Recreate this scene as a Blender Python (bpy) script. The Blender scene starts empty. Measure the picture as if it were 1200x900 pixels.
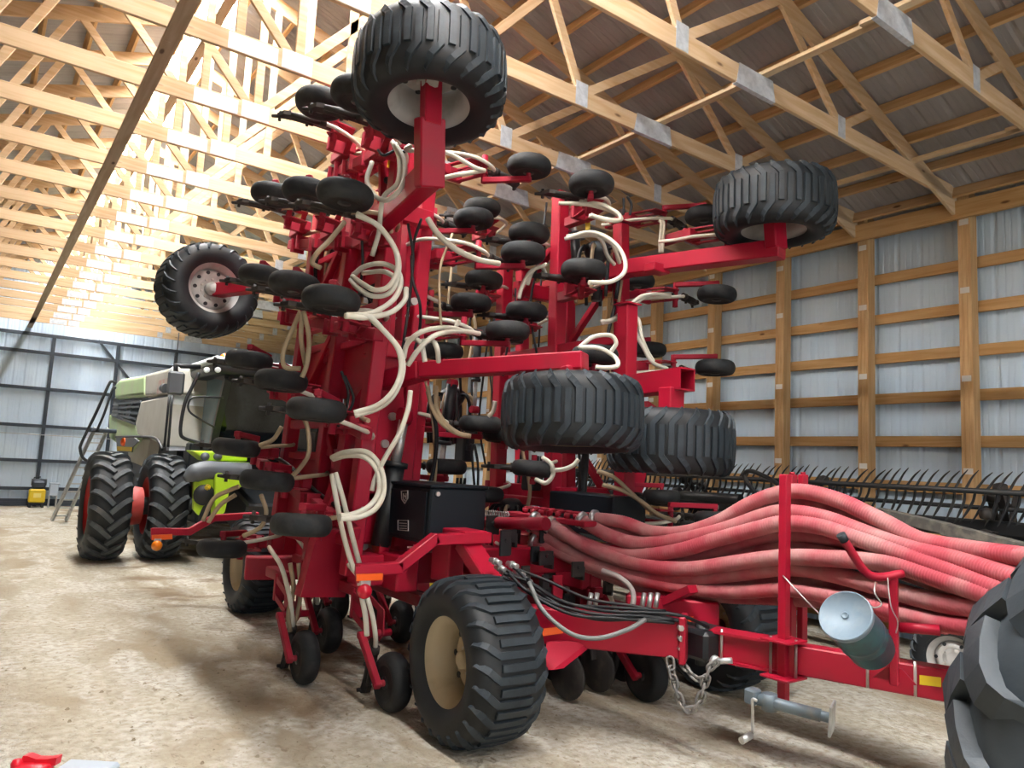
import bpy, math, random
from mathutils import Vector as V, Matrix as M
random.seed(7)
PI = math.pi
SC = bpy.context.scene
COL = SC.collection

# ------------------------------------------------------------------ camera
CX, CY, EYE = 600.0, 450.0, 2.0
_v1 = (-630.0, 65.0); _v2 = (1200.0, 157.0)
F = math.sqrt(-(_v1[0]*_v2[0] + _v1[1]*_v2[1]))
_a = V((_v1[0], _v1[1], F)).normalized(); _b = V((_v2[0], _v2[1], F))
_up = _b.cross(_a).normalized()
if _up.y > 0: _up = -_up
_x = _a.cross(_up)
ROT = M((_x, _a, _up))                 # camera axes -> world axes

def ray(u, v): return ROT @ V(((u-CX)/F, (v-CY)/F, 1.0))
O = V((0, 0, EYE))
def onX(u, v, x): d = ray(u, v); return O + d*(x/d.x)
def onY(u, v, y): d = ray(u, v); return O + d*(y/d.y)
def onZ(u, v, z): d = ray(u, v); return O + d*((z-EYE)/d.z)
def atd(u, v, z): return O + ray(u, v)*z

cam_d = bpy.data.cameras.new('camera'); cam = bpy.data.objects.new('camera', cam_d); COL.objects.link(cam)
cam_d.sensor_width = 36; cam_d.lens = F/1200*36; cam_d.clip_start = .05; cam_d.clip_end = 300
_m = M((ROT.col[0], -ROT.col[1], -ROT.col[2])).transposed().to_4x4()
_m.translation = O; cam.matrix_world = _m
SC.camera = cam

# ------------------------------------------------------------------ materials
def mat(name, col, rough=.5, metal=0, spec=.5, noise=None, bump=None, coat=0, coords='Object'):
    """noise = (colour2, scale, lo, hi[, stretch]) ; bump = (scale, strength, dist)"""
    m = bpy.data.materials.new(name); m.use_nodes = True
    nt = m.node_tree; b = nt.nodes['Principled BSDF']
    b.inputs['Base Color'].default_value = (*col, 1); b.inputs['Roughness'].default_value = rough
    b.inputs['Metallic'].default_value = metal; b.inputs['Specular IOR Level'].default_value = spec
    b.inputs['Coat Weight'].default_value = coat
    tc = nt.nodes.new('ShaderNodeTexCoord')
    if noise:
        mp = nt.nodes.new('ShaderNodeMapping'); nt.links.new(tc.outputs[coords], mp.inputs[0])
        if len(noise) > 4: mp.inputs['Scale'].default_value = noise[4]
        n = nt.nodes.new('ShaderNodeTexNoise'); n.inputs['Scale'].default_value = noise[1]; n.inputs['Detail'].default_value = 5
        nt.links.new(mp.outputs[0], n.inputs['Vector'])
        r = nt.nodes.new('ShaderNodeMapRange'); r.inputs[1].default_value = noise[2]; r.inputs[2].default_value = noise[3]
        nt.links.new(n.outputs[0], r.inputs[0])
        x = nt.nodes.new('ShaderNodeMix'); x.data_type = 'RGBA'
        x.inputs[6].default_value = (*col, 1); x.inputs[7].default_value = (*noise[0], 1)
        nt.links.new(r.outputs[0], x.inputs[0]); nt.links.new(x.outputs[2], b.inputs['Base Color'])
    if bump:
        n = nt.nodes.new('ShaderNodeTexNoise'); n.inputs['Scale'].default_value = bump[0]; n.inputs['Detail'].default_value = 6
        nt.links.new(tc.outputs[coords], n.inputs['Vector'])
        bp = nt.nodes.new('ShaderNodeBump'); bp.inputs['Strength'].default_value = bump[1]; bp.inputs['Distance'].default_value = bump[2]
        nt.links.new(n.outputs[0], bp.inputs['Height']); nt.links.new(bp.outputs[0], b.inputs['Normal'])
    return m

def emit(name, col, s):
    m = mat(name, col); b = m.node_tree.nodes['Principled BSDF']
    b.inputs['Emission Color'].default_value = (*col, 1); b.inputs['Emission Strength'].default_value = s
    return m

def wood(name, c1, c2, axis):
    m = bpy.data.materials.new(name); m.use_nodes = True
    nt = m.node_tree; b = nt.nodes['Principled BSDF']; b.inputs['Roughness'].default_value = .75
    b.inputs['Specular IOR Level'].default_value = .2
    tc = nt.nodes.new('ShaderNodeTexCoord'); mp = nt.nodes.new('ShaderNodeMapping')
    s = [9, 9, 9]; s[axis] = .6
    mp.inputs['Scale'].default_value = s
    nt.links.new(tc.outputs['Object'], mp.inputs[0])
    n = nt.nodes.new('ShaderNodeTexNoise'); n.inputs['Scale'].default_value = 2.2; n.inputs['Detail'].default_value = 6; n.inputs['Distortion'].default_value = .6
    nt.links.new(mp.outputs[0], n.inputs['Vector'])
    r = nt.nodes.new('ShaderNodeValToRGB')
    r.color_ramp.elements[0].position = .32; r.color_ramp.elements[0].color = (*c2, 1)
    r.color_ramp.elements[1].position = .62; r.color_ramp.elements[1].color = (*c1, 1)
    nt.links.new(n.outputs[0], r.inputs[0])
    # knots
    vt = nt.nodes.new('ShaderNodeTexVoronoi'); vt.inputs['Scale'].default_value = 2.3
    mp2 = nt.nodes.new('ShaderNodeMapping'); s2 = [1.6, 1.6, 1.6]; s2[axis] = .55; mp2.inputs['Scale'].default_value = s2
    nt.links.new(tc.outputs['Object'], mp2.inputs[0]); nt.links.new(mp2.outputs[0], vt.inputs['Vector'])
    kr = nt.nodes.new('ShaderNodeMapRange'); kr.inputs[1].default_value = .05; kr.inputs[2].default_value = .09
    nt.links.new(vt.outputs['Distance'], kr.inputs[0])
    x = nt.nodes.new('ShaderNodeMix'); x.data_type = 'RGBA'; x.inputs[6].default_value = (c2[0]*.35, c2[1]*.3, c2[2]*.3, 1)
    nt.links.new(kr.outputs[0], x.inputs[0]); nt.links.new(r.outputs[0], x.inputs[7])
    # board to board variation
    oi = nt.nodes.new('ShaderNodeObjectInfo'); hv = nt.nodes.new('ShaderNodeHueSaturation')
    vr = nt.nodes.new('ShaderNodeMapRange'); vr.inputs[3].default_value = .82; vr.inputs[4].default_value = 1.12
    nt.links.new(oi.outputs['Random'], vr.inputs[0]); nt.links.new(vr.outputs[0], hv.inputs['Value'])
    nt.links.new(x.outputs[2], hv.inputs['Color']); nt.links.new(hv.outputs[0], b.inputs['Base Color'])
    return m

def sheet(name, c1, c2, axis, rough=.45, metal=.0, period=.3, strength=.55):
    """ribbed steel sheet: ribs repeat along `axis`"""
    m = bpy.data.materials.new(name); m.use_nodes = True
    nt = m.node_tree; b = nt.nodes['Principled BSDF']; b.inputs['Roughness'].default_value = rough; b.inputs['Metallic'].default_value = metal
    tc = nt.nodes.new('ShaderNodeTexCoord'); n = nt.nodes.new('ShaderNodeTexNoise')
    n.inputs['Scale'].default_value = 1.3; n.inputs['Detail'].default_value = 5
    nt.links.new(tc.outputs['Object'], n.inputs['Vector'])
    x = nt.nodes.new('ShaderNodeMix'); x.data_type = 'RGBA'; x.inputs[6].default_value = (*c1, 1); x.inputs[7].default_value = (*c2, 1)
    r = nt.nodes.new('ShaderNodeMapRange'); r.inputs[1].default_value = .35; r.inputs[2].default_value = .7
    nt.links.new(n.outputs[0], r.inputs[0]); nt.links.new(r.outputs[0], x.inputs[0]); nt.links.new(x.outputs[2], b.inputs['Base Color'])
    return m

RED = mat('red_paint', (.38, .005, .026), .45, 0, .35, ((.30, .015, .03), 3.0, .55, .75), coat=.08)
REDD = mat('red_paint_dusty', (.31, .007, .025), .55, 0, .3, ((.24, .055, .055), 4.0, .52, .8))
PINK = mat('faded_red_hose', (.42, .060, .080), .62, 0, .25, ((.44, .21, .20), 2.4, .38, .62))
WHOSE = mat('white_seed_hose', (.68, .63, .52), .45, 0, .4, ((.45, .38, .27), 2.5, .5, .75))
TAN = mat('dusty_hose', (.42, .32, .20), .6, 0, .3, ((.25, .17, .11), 3, .45, .7))
RUB = mat('tyre_rubber', (.016, .023, .029), .58, 0, .4, ((.032, .042, .050), 4.0, .45, .75), (60, .12, .01))
RUBP = mat('smooth_rubber', (.013, .014, .015), .68, 0, .35, ((.045, .046, .045), 5.0, .5, .8), (40, .2, .01))
LUGM = mat('dusty_lug_rubber', (.075, .085, .09), .65, 0, .4, ((.045, .05, .055), 5.0, .45, .7))
CARC = mat('tyre_carcass', (.008, .010, .012), .55, 0, .4, ((.018, .021, .023), 4.0, .5, .8))
RUBB = mat('worn_lug_rubber', (.032, .042, .050), .55, 0, .4, ((.055, .066, .075), 3.0, .45, .75), (35, .15, .01))
BLK = mat('black_steel', (.012, .014, .016), .45, 0, .5)
NAVY = mat('black_box_paint', (.004, .008, .012), .5, 0, .3)
CAST = mat('black_casting', (.018, .015, .014), .6, .0, .5, ((.06, .045, .035), 9, .5, .8))
CREAM = mat('cream_rim', (.56, .45, .29), .5, 0, .4, ((.40, .30, .17), 4, .5, .75))
GRIM = mat('grey_rim', (.48, .46, .43), .5, 0, .4, ((.30, .27, .24), 4, .5, .75))
ZINC = mat('zinc', (.55, .55, .54), .38, .8, .5, ((.35, .32, .28), 12, .5, .75))
STEELB = mat('blue_grey_steel', (.16, .20, .23), .5, .4, .5, ((.28, .24, .19), 8, .52, .75))
GALV = mat('galvanised_plate', (.50, .53, .57), .45, .15, .5, ((.62, .65, .69), 18, .4, .6))
GALVD = mat('galvanised_girt', (.035, .045, .060), .5, .3, .5)
ORANGE = mat('orange_reflector', (.95, .13, .01), .3, 0, .6)
AMBER = mat('amber_lens', (.85, .22, .01), .25, 0, .6)
REDL = mat('red_lens', (.55, .01, .03), .25, 0, .6)
YEL = mat('yellow_label', (.80, .56, .02), .5)
LIME = mat('lime_paint', (.40, .62, .02), .4, 0, .5, ((.36, .50, .06), 3, .5, .8))
SAGE = mat('dusty_green_panel', (.40, .54, .27), .5, 0, .4, ((.42, .46, .30), 2.5, .4, .75))
BEIGE = mat('dusty_grey_panel', (.42, .40, .34), .5, 0, .4, ((.50, .49, .43), 2.5, .4, .75))
WHITE = mat('white_panel', (.72, .76, .78), .45, 0, .4, ((.62, .65, .65), 2, .5, .8))
GREYP = mat('grey_plastic', (.085, .095, .105), .5)
ALU = mat('aluminium', (.52, .53, .52), .42, .6, .5, ((.36, .34, .30), 9, .5, .8))
TEAL = mat('teal_pail', (.012, .085, .105), .3, 0, .5, ((.012, .035, .05), 7, .45, .62))
LIDB = mat('blue_grey_lid', (.20, .27, .33), .45, 0, .5, ((.28, .34, .38), 9, .5, .75))
REDP = mat('red_plastic', (.72, .012, .03), .35)
LGREY = mat('light_grey_plastic', (.42, .48, .55), .4)
CLEARP = mat('frosted_plastic', (.75, .45, .45), .3)
DIRTW = mat('dusty_black_tube', (.10, .095, .085), .7, 0, .3, ((.20, .18, .15), 10, .45, .7))
WIRE = mat('wire', (.60, .58, .55), .35, .7)
BOLT = mat('bolt_steel', (.60, .56, .52), .35, .7)
LRED = mat('combine_rim_red', (.42, .012, .012), .45)
GLASS = mat('cab_glass', (.26, .40, .46), .06, 0, .6)
DGLASS = mat('dark_windscreen', (.006, .009, .011), .05, 0, .5)
_b = GLASS.node_tree.nodes['Principled BSDF']; _b.inputs['Transmission Weight'].default_value = .35
WOODX = wood('truss_pine', (.66, .48, .305), (.56, .37, .20), 0)
WOODY = wood('girt_pine', (.56, .345, .155), (.45, .25, .09), 1)
WOODP = wood('purlin_pine', (.68, .44, .23), (.56, .33, .14), 1)
WOODB = wood('brace_pine', (.72, .55, .35), (.60, .42, .24), 1)
WOODZ = wood('post_pine', (.58, .37, .18), (.45, .255, .105), 2)
PLATE_W = mat('pale_post_label', (.70, .66, .58), .6)
WALLM = sheet('wall_sheet', (.61, .755, .88), (.67, .79, .88), 1)
DOORM = sheet('door_sheet', (.57, .69, .82), (.64, .74, .83), 0)
ROOFM = sheet('roof_sheet', (.33, .315, .32), (.39, .375, .375), 1, .5)
SKYL = emit('skylight_panel', (.97, .985, 1.0), 125)

# ------------------------------------------------------------------ mesh builder
class MB:
    def __init__(s): s.v = []; s.f = []; s.sm = []; s.mi = []; s.cur = 0
    def quad(s, idx, smooth=False): s.f.append(tuple(idx)); s.sm.append(smooth); s.mi.append(s.cur)
    def box(s, c, size, R=None):
        c = V(c); n = len(s.v); h = V(size)/2
        for sx in (-1, 1):
            for sy in (-1, 1):
                for sz in (-1, 1):
                    p = V((sx*h.x, sy*h.y, sz*h.z)); s.v.append(c + (R @ p if R else p))
        for q in ((0, 1, 3, 2), (4, 6, 7, 5), (0, 4, 5, 1), (2, 3, 7, 6), (0, 2, 6, 4), (1, 5, 7, 3)):
            s.quad([n+i for i in q])
        return s
    def cbox(s, c, size, b=.012, R=None):
        """box with chamfered edges"""
        c = V(c); h = V(size)/2; n = len(s.v); b = min(b, min(h)*.9)
        idx = {}
        for sx in (-1, 1):
            for sy in (-1, 1):
                for sz in (-1, 1):
                    for k in range(3):
                        p = V((sx*(h.x-(b if k != 0 else 0)), sy*(h.y-(b if k != 1 else 0)), sz*(h.z-(b if k != 2 else 0))))
                        idx[(sx, sy, sz, k)] = len(s.v); s.v.append(c + (R @ p if R else p))
        sg = (-1, 1)
        for a in sg:
            L = [(a, -1, -1), (a, 1, -1), (a, 1, 1), (a, -1, 1)]
            q = [idx[(*t, 0)] for t in L]; s.quad(q if a > 0 else q[::-1])
            L = [(-1, a, -1), (-1, a, 1), (1, a, 1), (1, a, -1)]
            q = [idx[(*t, 1)] for t in L]; s.quad(q if a > 0 else q[::-1])
            L = [(-1, -1, a), (1, -1, a), (1, 1, a), (-1, 1, a)]
            q = [idx[(*t, 2)] for t in L]; s.quad(q if a > 0 else q[::-1])
        for a in sg:
            for e in sg:
                s.quad([idx[(a, e, -1, 0)], idx[(a, e, 1, 0)], idx[(a, e, 1, 1)], idx[(a, e, -1, 1)]])
                s.quad([idx[(a, -1, e, 0)], idx[(a, 1, e, 0)], idx[(a, 1, e, 2)], idx[(a, -1, e, 2)]])
                s.quad([idx[(-1, a, e, 1)], idx[(1, a, e, 1)], idx[(1, a, e, 2)], idx[(-1, a, e, 2)]])
                for g in sg: s.quad([idx[(a, e, g, k)] for k in range(3)])
        return s
    def bar(s, p, q, w, h, up=(0, 0, 1), b=0):
        p = V(p); q = V(q); d = q-p; L = d.length; y = d.normalized(); u = V(up)
        if abs(y.dot(u)) > .98: u = V((1, 0, 0)) if abs(y.x) < .9 else V((0, 1, 0))
        x = y.cross(u).normalized(); z = x.cross(y)
        R = M((x, y, z)).transposed()
        return s.cbox((p+q)/2, (w, L, h), b, R) if b else s.box((p+q)/2, (w, L, h), R)
    def tube(s, pts, r, n=8, caps=True):
        pts = [V(p) for p in pts]; N = len(pts); base = len(s.v)
        rs = r if isinstance(r, (list, tuple)) else [r]*N
        t0 = (pts[1]-pts[0]).normalized(); a = V((0, 0, 1)) if abs(t0.z) < .9 else V((1, 0, 0))
        u = t0.cross(a).normalized()
        for i, p in enumerate(pts):
            t = (pts[min(i+1, N-1)]-pts[max(i-1, 0)])
            if t.length < 1e-9: t = t0
            t = t.normalized(); u = (u - t*u.dot(t)).normalized(); w = t.cross(u)
            for k in range(n):
                an = 2*PI*k/n; s.v.append(p + (u*math.cos(an)+w*math.sin(an))*rs[i])
        for i in range(N-1):
            for k in range(n):
                k2 = (k+1) % n
                s.quad((base+i*n+k, base+i*n+k2, base+(i+1)*n+k2, base+(i+1)*n+k), True)
        if caps:
            s.quad([base+k for k in range(n)][::-1]); s.quad([base+(N-1)*n+k for k in range(n)])
        return s
    def cyl(s, p, q, r, n=16): return s.tube([p, q], r, n)
    def lathe(s, prof, c=(0, 0, 0), ax=(0, 0, 1), n=32, closed=False, smooth=True, cap=True):
        """prof: (r, h) points along axis ax"""
        c = V(c); ax = V(ax).normalized(); a = V((1, 0, 0)) if abs(ax.x) < .9 else V((0, 1, 0))
        u = ax.cross(a).normalized(); w = ax.cross(u); base = len(s.v); N = len(prof)
        for (r, h) in prof:
            for k in range(n):
                an = 2*PI*k/n; s.v.append(c + ax*h + (u*math.cos(an)+w*math.sin(an))*r)
        for i in range(N-1 if not closed else N):
            j = (i+1) % N
            for k in range(n):
                k2 = (k+1) % n
                s.quad((base+i*n+k, base+i*n+k2, base+j*n+k2, base+j*n+k), smooth)
        if not closed and cap:
            if prof[0][0] > 1e-6: s.quad([base+k for k in range(n)][::-1])
            if prof[-1][0] > 1e-6: s.quad([base+(N-1)*n+k for k in range(n)])
        return s
    def prism(s, poly, d):
        """poly: list of 3D points (planar), extruded by vector d"""
        d = V(d); n = len(s.v); N = len(poly)
        for p in poly: s.v.append(V(p))
        for p in poly: s.v.append(V(p)+d)
        s.quad([n+i for i in range(N)][::-1]); s.quad([n+N+i for i in range(N)])
        for i in range(N): j = (i+1) % N; s.quad((n+i, n+j, n+N+j, n+N+i))
        return s
    def mesh(s, name, mats):
        me = bpy.data.meshes.new(name); me.from_pydata([tuple(p) for p in s.v], [], s.f)
        for m in (mats if isinstance(mats, (list, tuple)) else [mats]): me.materials.append(m)
        me.polygons.foreach_set('use_smooth', s.sm); me.polygons.foreach_set('material_index', s.mi)
        me.update()
        import bmesh
        bm = bmesh.new(); bm.from_mesh(me); bmesh.ops.recalc_face_normals(bm, faces=bm.faces); bm.to_mesh(me); bm.free()
        return me
    def build(s, name, mats, parent=None, mw=None):
        return obj(name, s.mesh(name, mats), parent, mw)

def obj(name, me, parent=None, mw=None):
    o = bpy.data.objects.new(name, me); COL.objects.link(o)
    if parent: o.parent = parent
    if mw is not None: o.matrix_local = mw
    return o
def tag(o, label=None, cat=None, group=None, kind=None):
    if label: o['label'] = label
    if cat: o['category'] = cat
    if group: o['group'] = group
    if kind: o['kind'] = kind
    return o
def thing(name, label, cat, loc=(0, 0, 0), group=None, kind=None):
    o = bpy.data.objects.new(name, None); COL.objects.link(o); o.location = loc
    return tag(o, label, cat, group, kind)
def struct(o, label=None, cat=None, group=None): return tag(o, label, cat, group, 'structure')
def spl(pts, n=8):
    pts = [V(p) for p in pts]; out = []
    P = [pts[0]*2-pts[1]] + pts + [pts[-1]*2-pts[-2]]
    for i in range(1, len(P)-2):
        p0, p1, p2, p3 = P[i-1:i+3]
        for k in range(n):
            t = k/n
            out.append(.5*((2*p1)+(p2-p0)*t+(2*p0-5*p1+4*p2-p3)*t*t+(3*p1-p0-3*p2+p3)*t**3))
    out.append(pts[-1]); return out
ORD = ['first', 'second', 'third', 'fourth', 'fifth', 'sixth', 'seventh', 'eighth', 'ninth', 'tenth', 'eleventh', 'twelfth',
       'thirteenth', 'fourteenth', 'fifteenth', 'sixteenth', 'seventeenth', 'eighteenth', 'nineteenth', 'twentieth', 'twenty-first',
       'twenty-second', 'twenty-third', 'twenty-fourth', 'twenty-fifth', 'twenty-sixth', 'twenty-seventh', 'twenty-eighth', 'twenty-ninth', 'thirtieth']
def axm(axis_z, origin=(0, 0, 0), hint=(0, 0, 1)):
    """matrix whose local Z is axis_z"""
    z = V(axis_z).normalized(); h = V(hint)
    if abs(z.dot(h)) > .95: h = V((0, -1, 0))
    x = h.cross(z).normalized(); y = z.cross(x)
    m = M((x, y, z)).transposed().to_4x4(); m.translation = V(origin); return m
# ------------------------------------------------------------------ barn
XR = 10.0          # inner face of the posts on the right
XC = 2.15          # ridge
XL = XC-(XR-XC)
YB = 28.0
YF = -9.0          # open front end
Y0, DY = 4.08, 1.33
ZC = 5.69          # underside of the bottom chords
SL = .33
STN = [Y0+DY*k for k in range(-9, 18)]

def floor_mat():
    m = bpy.data.materials.new('dry_dirt'); m.use_nodes = True; nt = m.node_tree; b = nt.nodes['Principled BSDF']
    b.inputs['Roughness'].default_value = .95; b.inputs['Specular IOR Level'].default_value = .1
    N = nt.nodes.new; L = nt.links.new
    tc = N('ShaderNodeTexCoord')
    def noise(sc, det=6, stretch=None, dist=0):
        n = N('ShaderNodeTexNoise'); n.inputs['Scale'].default_value = sc; n.inputs['Detail'].default_value = det; n.inputs['Distortion'].default_value = dist
        if stretch:
            mp = N('ShaderNodeMapping'); mp.inputs['Scale'].default_value = stretch; L(tc.outputs['Object'], mp.inputs[0]); L(mp.outputs[0], n.inputs['Vector'])
        else: L(tc.outputs['Object'], n.inputs['Vector'])
        return n
    def rng(n, a, c):
        r = N('ShaderNodeMapRange'); r.inputs[1].default_value = a; r.inputs[2].default_value = c; L(n.outputs[0], r.inputs[0]); return r
    def mix(fac, c1, c2):
        x = N('ShaderNodeMix'); x.data_type = 'RGBA'
        for s, c in ((6, c1), (7, c2)):
            if isinstance(c, tuple): x.inputs[s].default_value = (*c, 1)
            else: L(c, x.inputs[s])
        L(fac.outputs[0], x.inputs[0]); return x.outputs[2]
    big = rng(noise(.5, 10, (1.5, .8, 1), .8), .40, .62)
    mid = rng(noise(1.7, 10, (1.3, .6, 1), .8), .46, .64)
    fine = rng(noise(14, 8), .40, .72)
    crumb = rng(noise(19, 10, (1, .7, 1), 1.2), .58, .72)
    c = mix(big, (.56, .52, .42), (.36, .29, .195))
    c = mix(mid, c, (.63, .60, .52))
    c = mix(fine, c, (.38, .32, .235))
    c = mix(crumb, c, (.30, .24, .17))
    # dark damp patches where machines have stood
    px = N('ShaderNodeSeparateXYZ'); L(tc.outputs['Object'], px.inputs[0])
    st = rng(noise(.8, 7, None, 1.0), .50, .62)
    gx = N('ShaderNodeMapRange'); gx.inputs[1].default_value = 1.6; gx.inputs[2].default_value = 2.3; L(px.outputs[0], gx.inputs[0])
    gy = N('ShaderNodeMapRange'); gy.inputs[1].default_value = 4.4; gy.inputs[2].default_value = 5.6; L(px.outputs[1], gy.inputs[0])
    g1 = N('ShaderNodeMath'); g1.operation = 'MULTIPLY'; L(gx.outputs[0], g1.inputs[0]); L(gy.outputs[0], g1.inputs[1])
    g2 = N('ShaderNodeMath'); g2.operation = 'MULTIPLY'; L(g1.outputs[0], g2.inputs[0]); L(st.outputs[0], g2.inputs[1])
    g3 = N('ShaderNodeMath'); g3.operation = 'MULTIPLY'; L(g2.outputs[0], g3.inputs[0]); g3.inputs[1].default_value = .8
    c = mix(g3, c, (.20, .135, .08))
    L(c, b.inputs['Base Color'])
    a = N('ShaderNodeMath'); a.operation = 'ADD'; n1 = noise(5, 10, None, .3); n2 = noise(22, 8)
    L(n1.outputs[0], a.inputs[0]); L(n2.outputs[0], a.inputs[1])
    bp = N('ShaderNodeBump'); bp.inputs['Strength'].default_value = .8; bp.inputs['Distance'].default_value = .06
    L(a.outputs[0], bp.inputs['Height']); L(bp.outputs[0], b.inputs['Normal'])
    return m
mb = MB(); mb.box((XC, (YB+YF)/2, -.1), (XR-XL+3, YB-YF+4, .2))
struct(mb.build('floor', floor_mat()), 'bare dry dirt floor of the barn, pale with brown stains', 'floor')

mb = MB(); rnd = random.Random(3)
for i in range(420):
    a = rnd.random(); x = rnd.uniform(-1.0, 4.6) if a < .75 else rnd.uniform(-3, 9); y = rnd.uniform(2.2, 9) if a < .75 else rnd.uniform(2, 24)
    r = rnd.choice((.006, .008, .010, .014, .02)); n0 = len(mb.v); z = r*.35
    for k in range(6):
        t = k*PI/3+rnd.uniform(-.3, .3); q = r*rnd.uniform(.7, 1.25); mb.v.append(V((x+math.cos(t)*q, y+math.sin(t)*q, -.002)))
    mb.v.append(V((x+r*.2, y, z*2.2))); mb.v.append(V((x-r*.3, y+r*.2, z*1.9)))
    for k in range(6): mb.quad((n0+k, n0+(k+1) % 6, n0+6 if k < 3 else n0+7))
    mb.quad((n0+3, n0+6, n0+7)); mb.quad((n0, n0+7, n0+6))
tag(mb.build('dirt_clods', mat('dirt_clod', (.40, .34, .25), .95, 0, .1, ((.22, .17, .11), 3, .4, .65)), bpy.data.objects['floor']), None, None, None, 'stuff')

def ribbed(name, m, length, height, origin, du, dv, dn, major=.305, minor=.0, label='', amp=.013, cat='wall'):
    """ribbed steel sheet built as a profile along du, extruded along dv"""
    mb = MB(); pts = []; x = 0
    while x < length:
        pts += [(x, 0), (x+.03, amp), (x+.055, amp), (x+.085, 0)]
        for q in (.14, .215): pts += [(x+q, 0), (x+q+.008, amp*.3), (x+q+.022, amp*.3), (x+q+.03, 0)]
        x += major
    pts = [p for p in pts if p[0] <= length]+[(length, 0)]
    o = V(origin); du = V(du); dv = V(dv); dn = V(dn)
    for (a, h) in pts: mb.v.append(o+du*a+dn*h)
    for (a, h) in pts: mb.v.append(o+du*a+dn*h+dv*height)
    n = len(pts)
    for i in range(n-1): mb.quad((i, i+1, n+i+1, n+i))
    ob = mb.build(name, m); struct(ob, label, cat)
    md = ob.modifiers.new('thickness', 'SOLIDIFY'); md.thickness = .004
    return ob
ribbed('wall_right', WALLM, YB-YF, 5.98, (XR+.235, YF, -.02), (0, 1, 0), (0, 0, 1), (1, 0, 0), label='ribbed pale steel wall behind the wooden posts and girts')
LEFTM = sheet('left_wall_sheet', (.16, .17, .18), (.20, .21, .22), 1)  # unseen wall; sheet colour darkened to cut light bounced onto the drill
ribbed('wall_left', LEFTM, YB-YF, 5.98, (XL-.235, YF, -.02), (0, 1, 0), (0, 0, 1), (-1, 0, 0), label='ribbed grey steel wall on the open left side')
ribbed('wall_back', DOORM, XR-XL+.6, 8.7, (XL-.3, YB+.06, -.02), (1, 0, 0), (0, 0, 1), (0, 1, 0), label='ribbed bluish steel end wall behind the combine')
# roof
ln = math.hypot(1, SL); half = (XR-XC+.5)*ln
ZR = ZC+.19+ (9.0-XC)*0 # placeholder
ZR = 8.05+.19+.16        # ridge height of the sheeting
for sgn, nm in ((1, 'ceiling_right'), (-1, 'ceiling_left')):
    ribbed(nm, ROOFM, YB-YF+.5, half-.22, (XC+sgn*.22/ln, YF-.2, ZR-SL*.22/ln), (0, 1, 0), V((sgn, 0, -SL))/ln, (V((SL*sgn, 0, 1))/ln),
           label='dark grey ribbed roof sheeting on the %s slope' % ('nearer the posts, right-hand' if sgn > 0 else 'left-hand'), cat='roof')
mb = MB()
for sgn in (1, -1):
    d = V((sgn, 0, -SL))/ln*.25; p = V((XC, YF-.2, ZR+.005)); q = V((XC, YB+.2, ZR+.005))
    n = len(mb.v); mb.v += [p, q, q+d, p+d]; mb.quad((n, n+1, n+2, n+3))
sk = mb.build('window_1', SKYL); struct(sk, 'glowing translucent skylight strip along the ridge of the roof', 'skylight')
sk.modifiers.new('thickness', 'SOLIDIFY').thickness = .01

# right wall: posts, girts, eave boards
zg = [.16, .80, 1.42, 2.0, 2.60, 3.19, 3.76, 4.32, 4.90]
post_me = None
for i, y in enumerate(STN):
    mb = MB()
    for k in (-1, 0, 1): mb.cbox((0, k*.05, 2.97), (.19, .049, 5.94), .004)
    if post_me is None: post_me = mb.mesh('wall_post', WOODZ)
    for sx, nm in ((1, 'right'), (-1, 'left')):
        o = obj('wall_post', post_me); o.location = (XR+.02, y, 0) if sx > 0 else (XL-.02, y, 0)
        struct(o, 'three-ply pine wall post, %s from the open end along the %s wall' % (ORD[i], 'girted right' if sx > 0 else 'left'), 'post', 'barn wall posts')
        if sx > 0:
            for zz in (5.35, 4.52, 3.42, 2.2):
                m2 = MB(); m2.box((-.0965, 0, 0), (.003, .11, .075))
                c = m2.build('grade_stamp', PLATE_W, o); c.location = (0, 0, zz+random.uniform(-.12, .12))
for sx in (1, -1):
    for j, z in enumerate(zg+[5.62]):
        mb = MB(); x = (XR+.115+.05) if sx > 0 else (XL-.165)
        # one length of board per bay pair with butt joints
        mb.cbox((x, (YF+YB)/2, z), (.045, YB-YF, .145 if j < 9 else .2), .004)
        o = mb.build('wall_girt', WOODY)
        struct(o, 'horizontal pine girt, %s row up from the floor on the %s wall' % (ORD[j], 'right' if sx > 0 else 'left'), 'girt', 'wall girts')
    mb = MB(); x = XR-.10 if sx > 0 else XL+.10
    mb.cbox((x, (YF+YB)/2, 5.56), (.045, YB-YF, .235), .004); o = mb.build('eave_board', WOODY)
    struct(o, 'long pine eave board carrying the trusses on the %s wall' % ('right' if sx > 0 else 'left'), 'eave board')

# trusses -----------------------------------------------------------
CH = .19; TH = .042
def top_z(x): return 8.05 - SL*abs(x-XC)          # underside of the top chord
def truss_mesh():
    mb = MB()
    xh = 9.95-XC
    mb.cbox((XC, 0, ZC+CH/2), (2*xh, TH, CH), .004)
    for s in (1, -1):
        a = V((XC, 0, 8.05+.10)); b = V((XC+s*(xh+.55), 0, 8.05+.10-SL*(xh+.55)))
        mb.bar(a, b, TH, CH, b=.004)
        def web(x1, x2, w=.095):
            p = V((XC+s*x1, 0, ZC+CH*.75)); q = V((XC+s*x2, 0, top_z(XC+x2)+.06)); mb.bar(p, q, .040, w, b=.003)
        web(.06, 1.60); web(2.50, 1.68); web(2.52, 3.94); web(5.05, 4.0); web(5.08, 5.72); web(7.35, 7.35, .14); web(.55, .55, .085)
    mb.bar((XC+.02, 0, ZC+CH), (XC+.02, 0, 8.1), .04, .09, b=.003)
    return mb.mesh('roof_truss', WOODX)
TM = truss_mesh()
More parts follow.
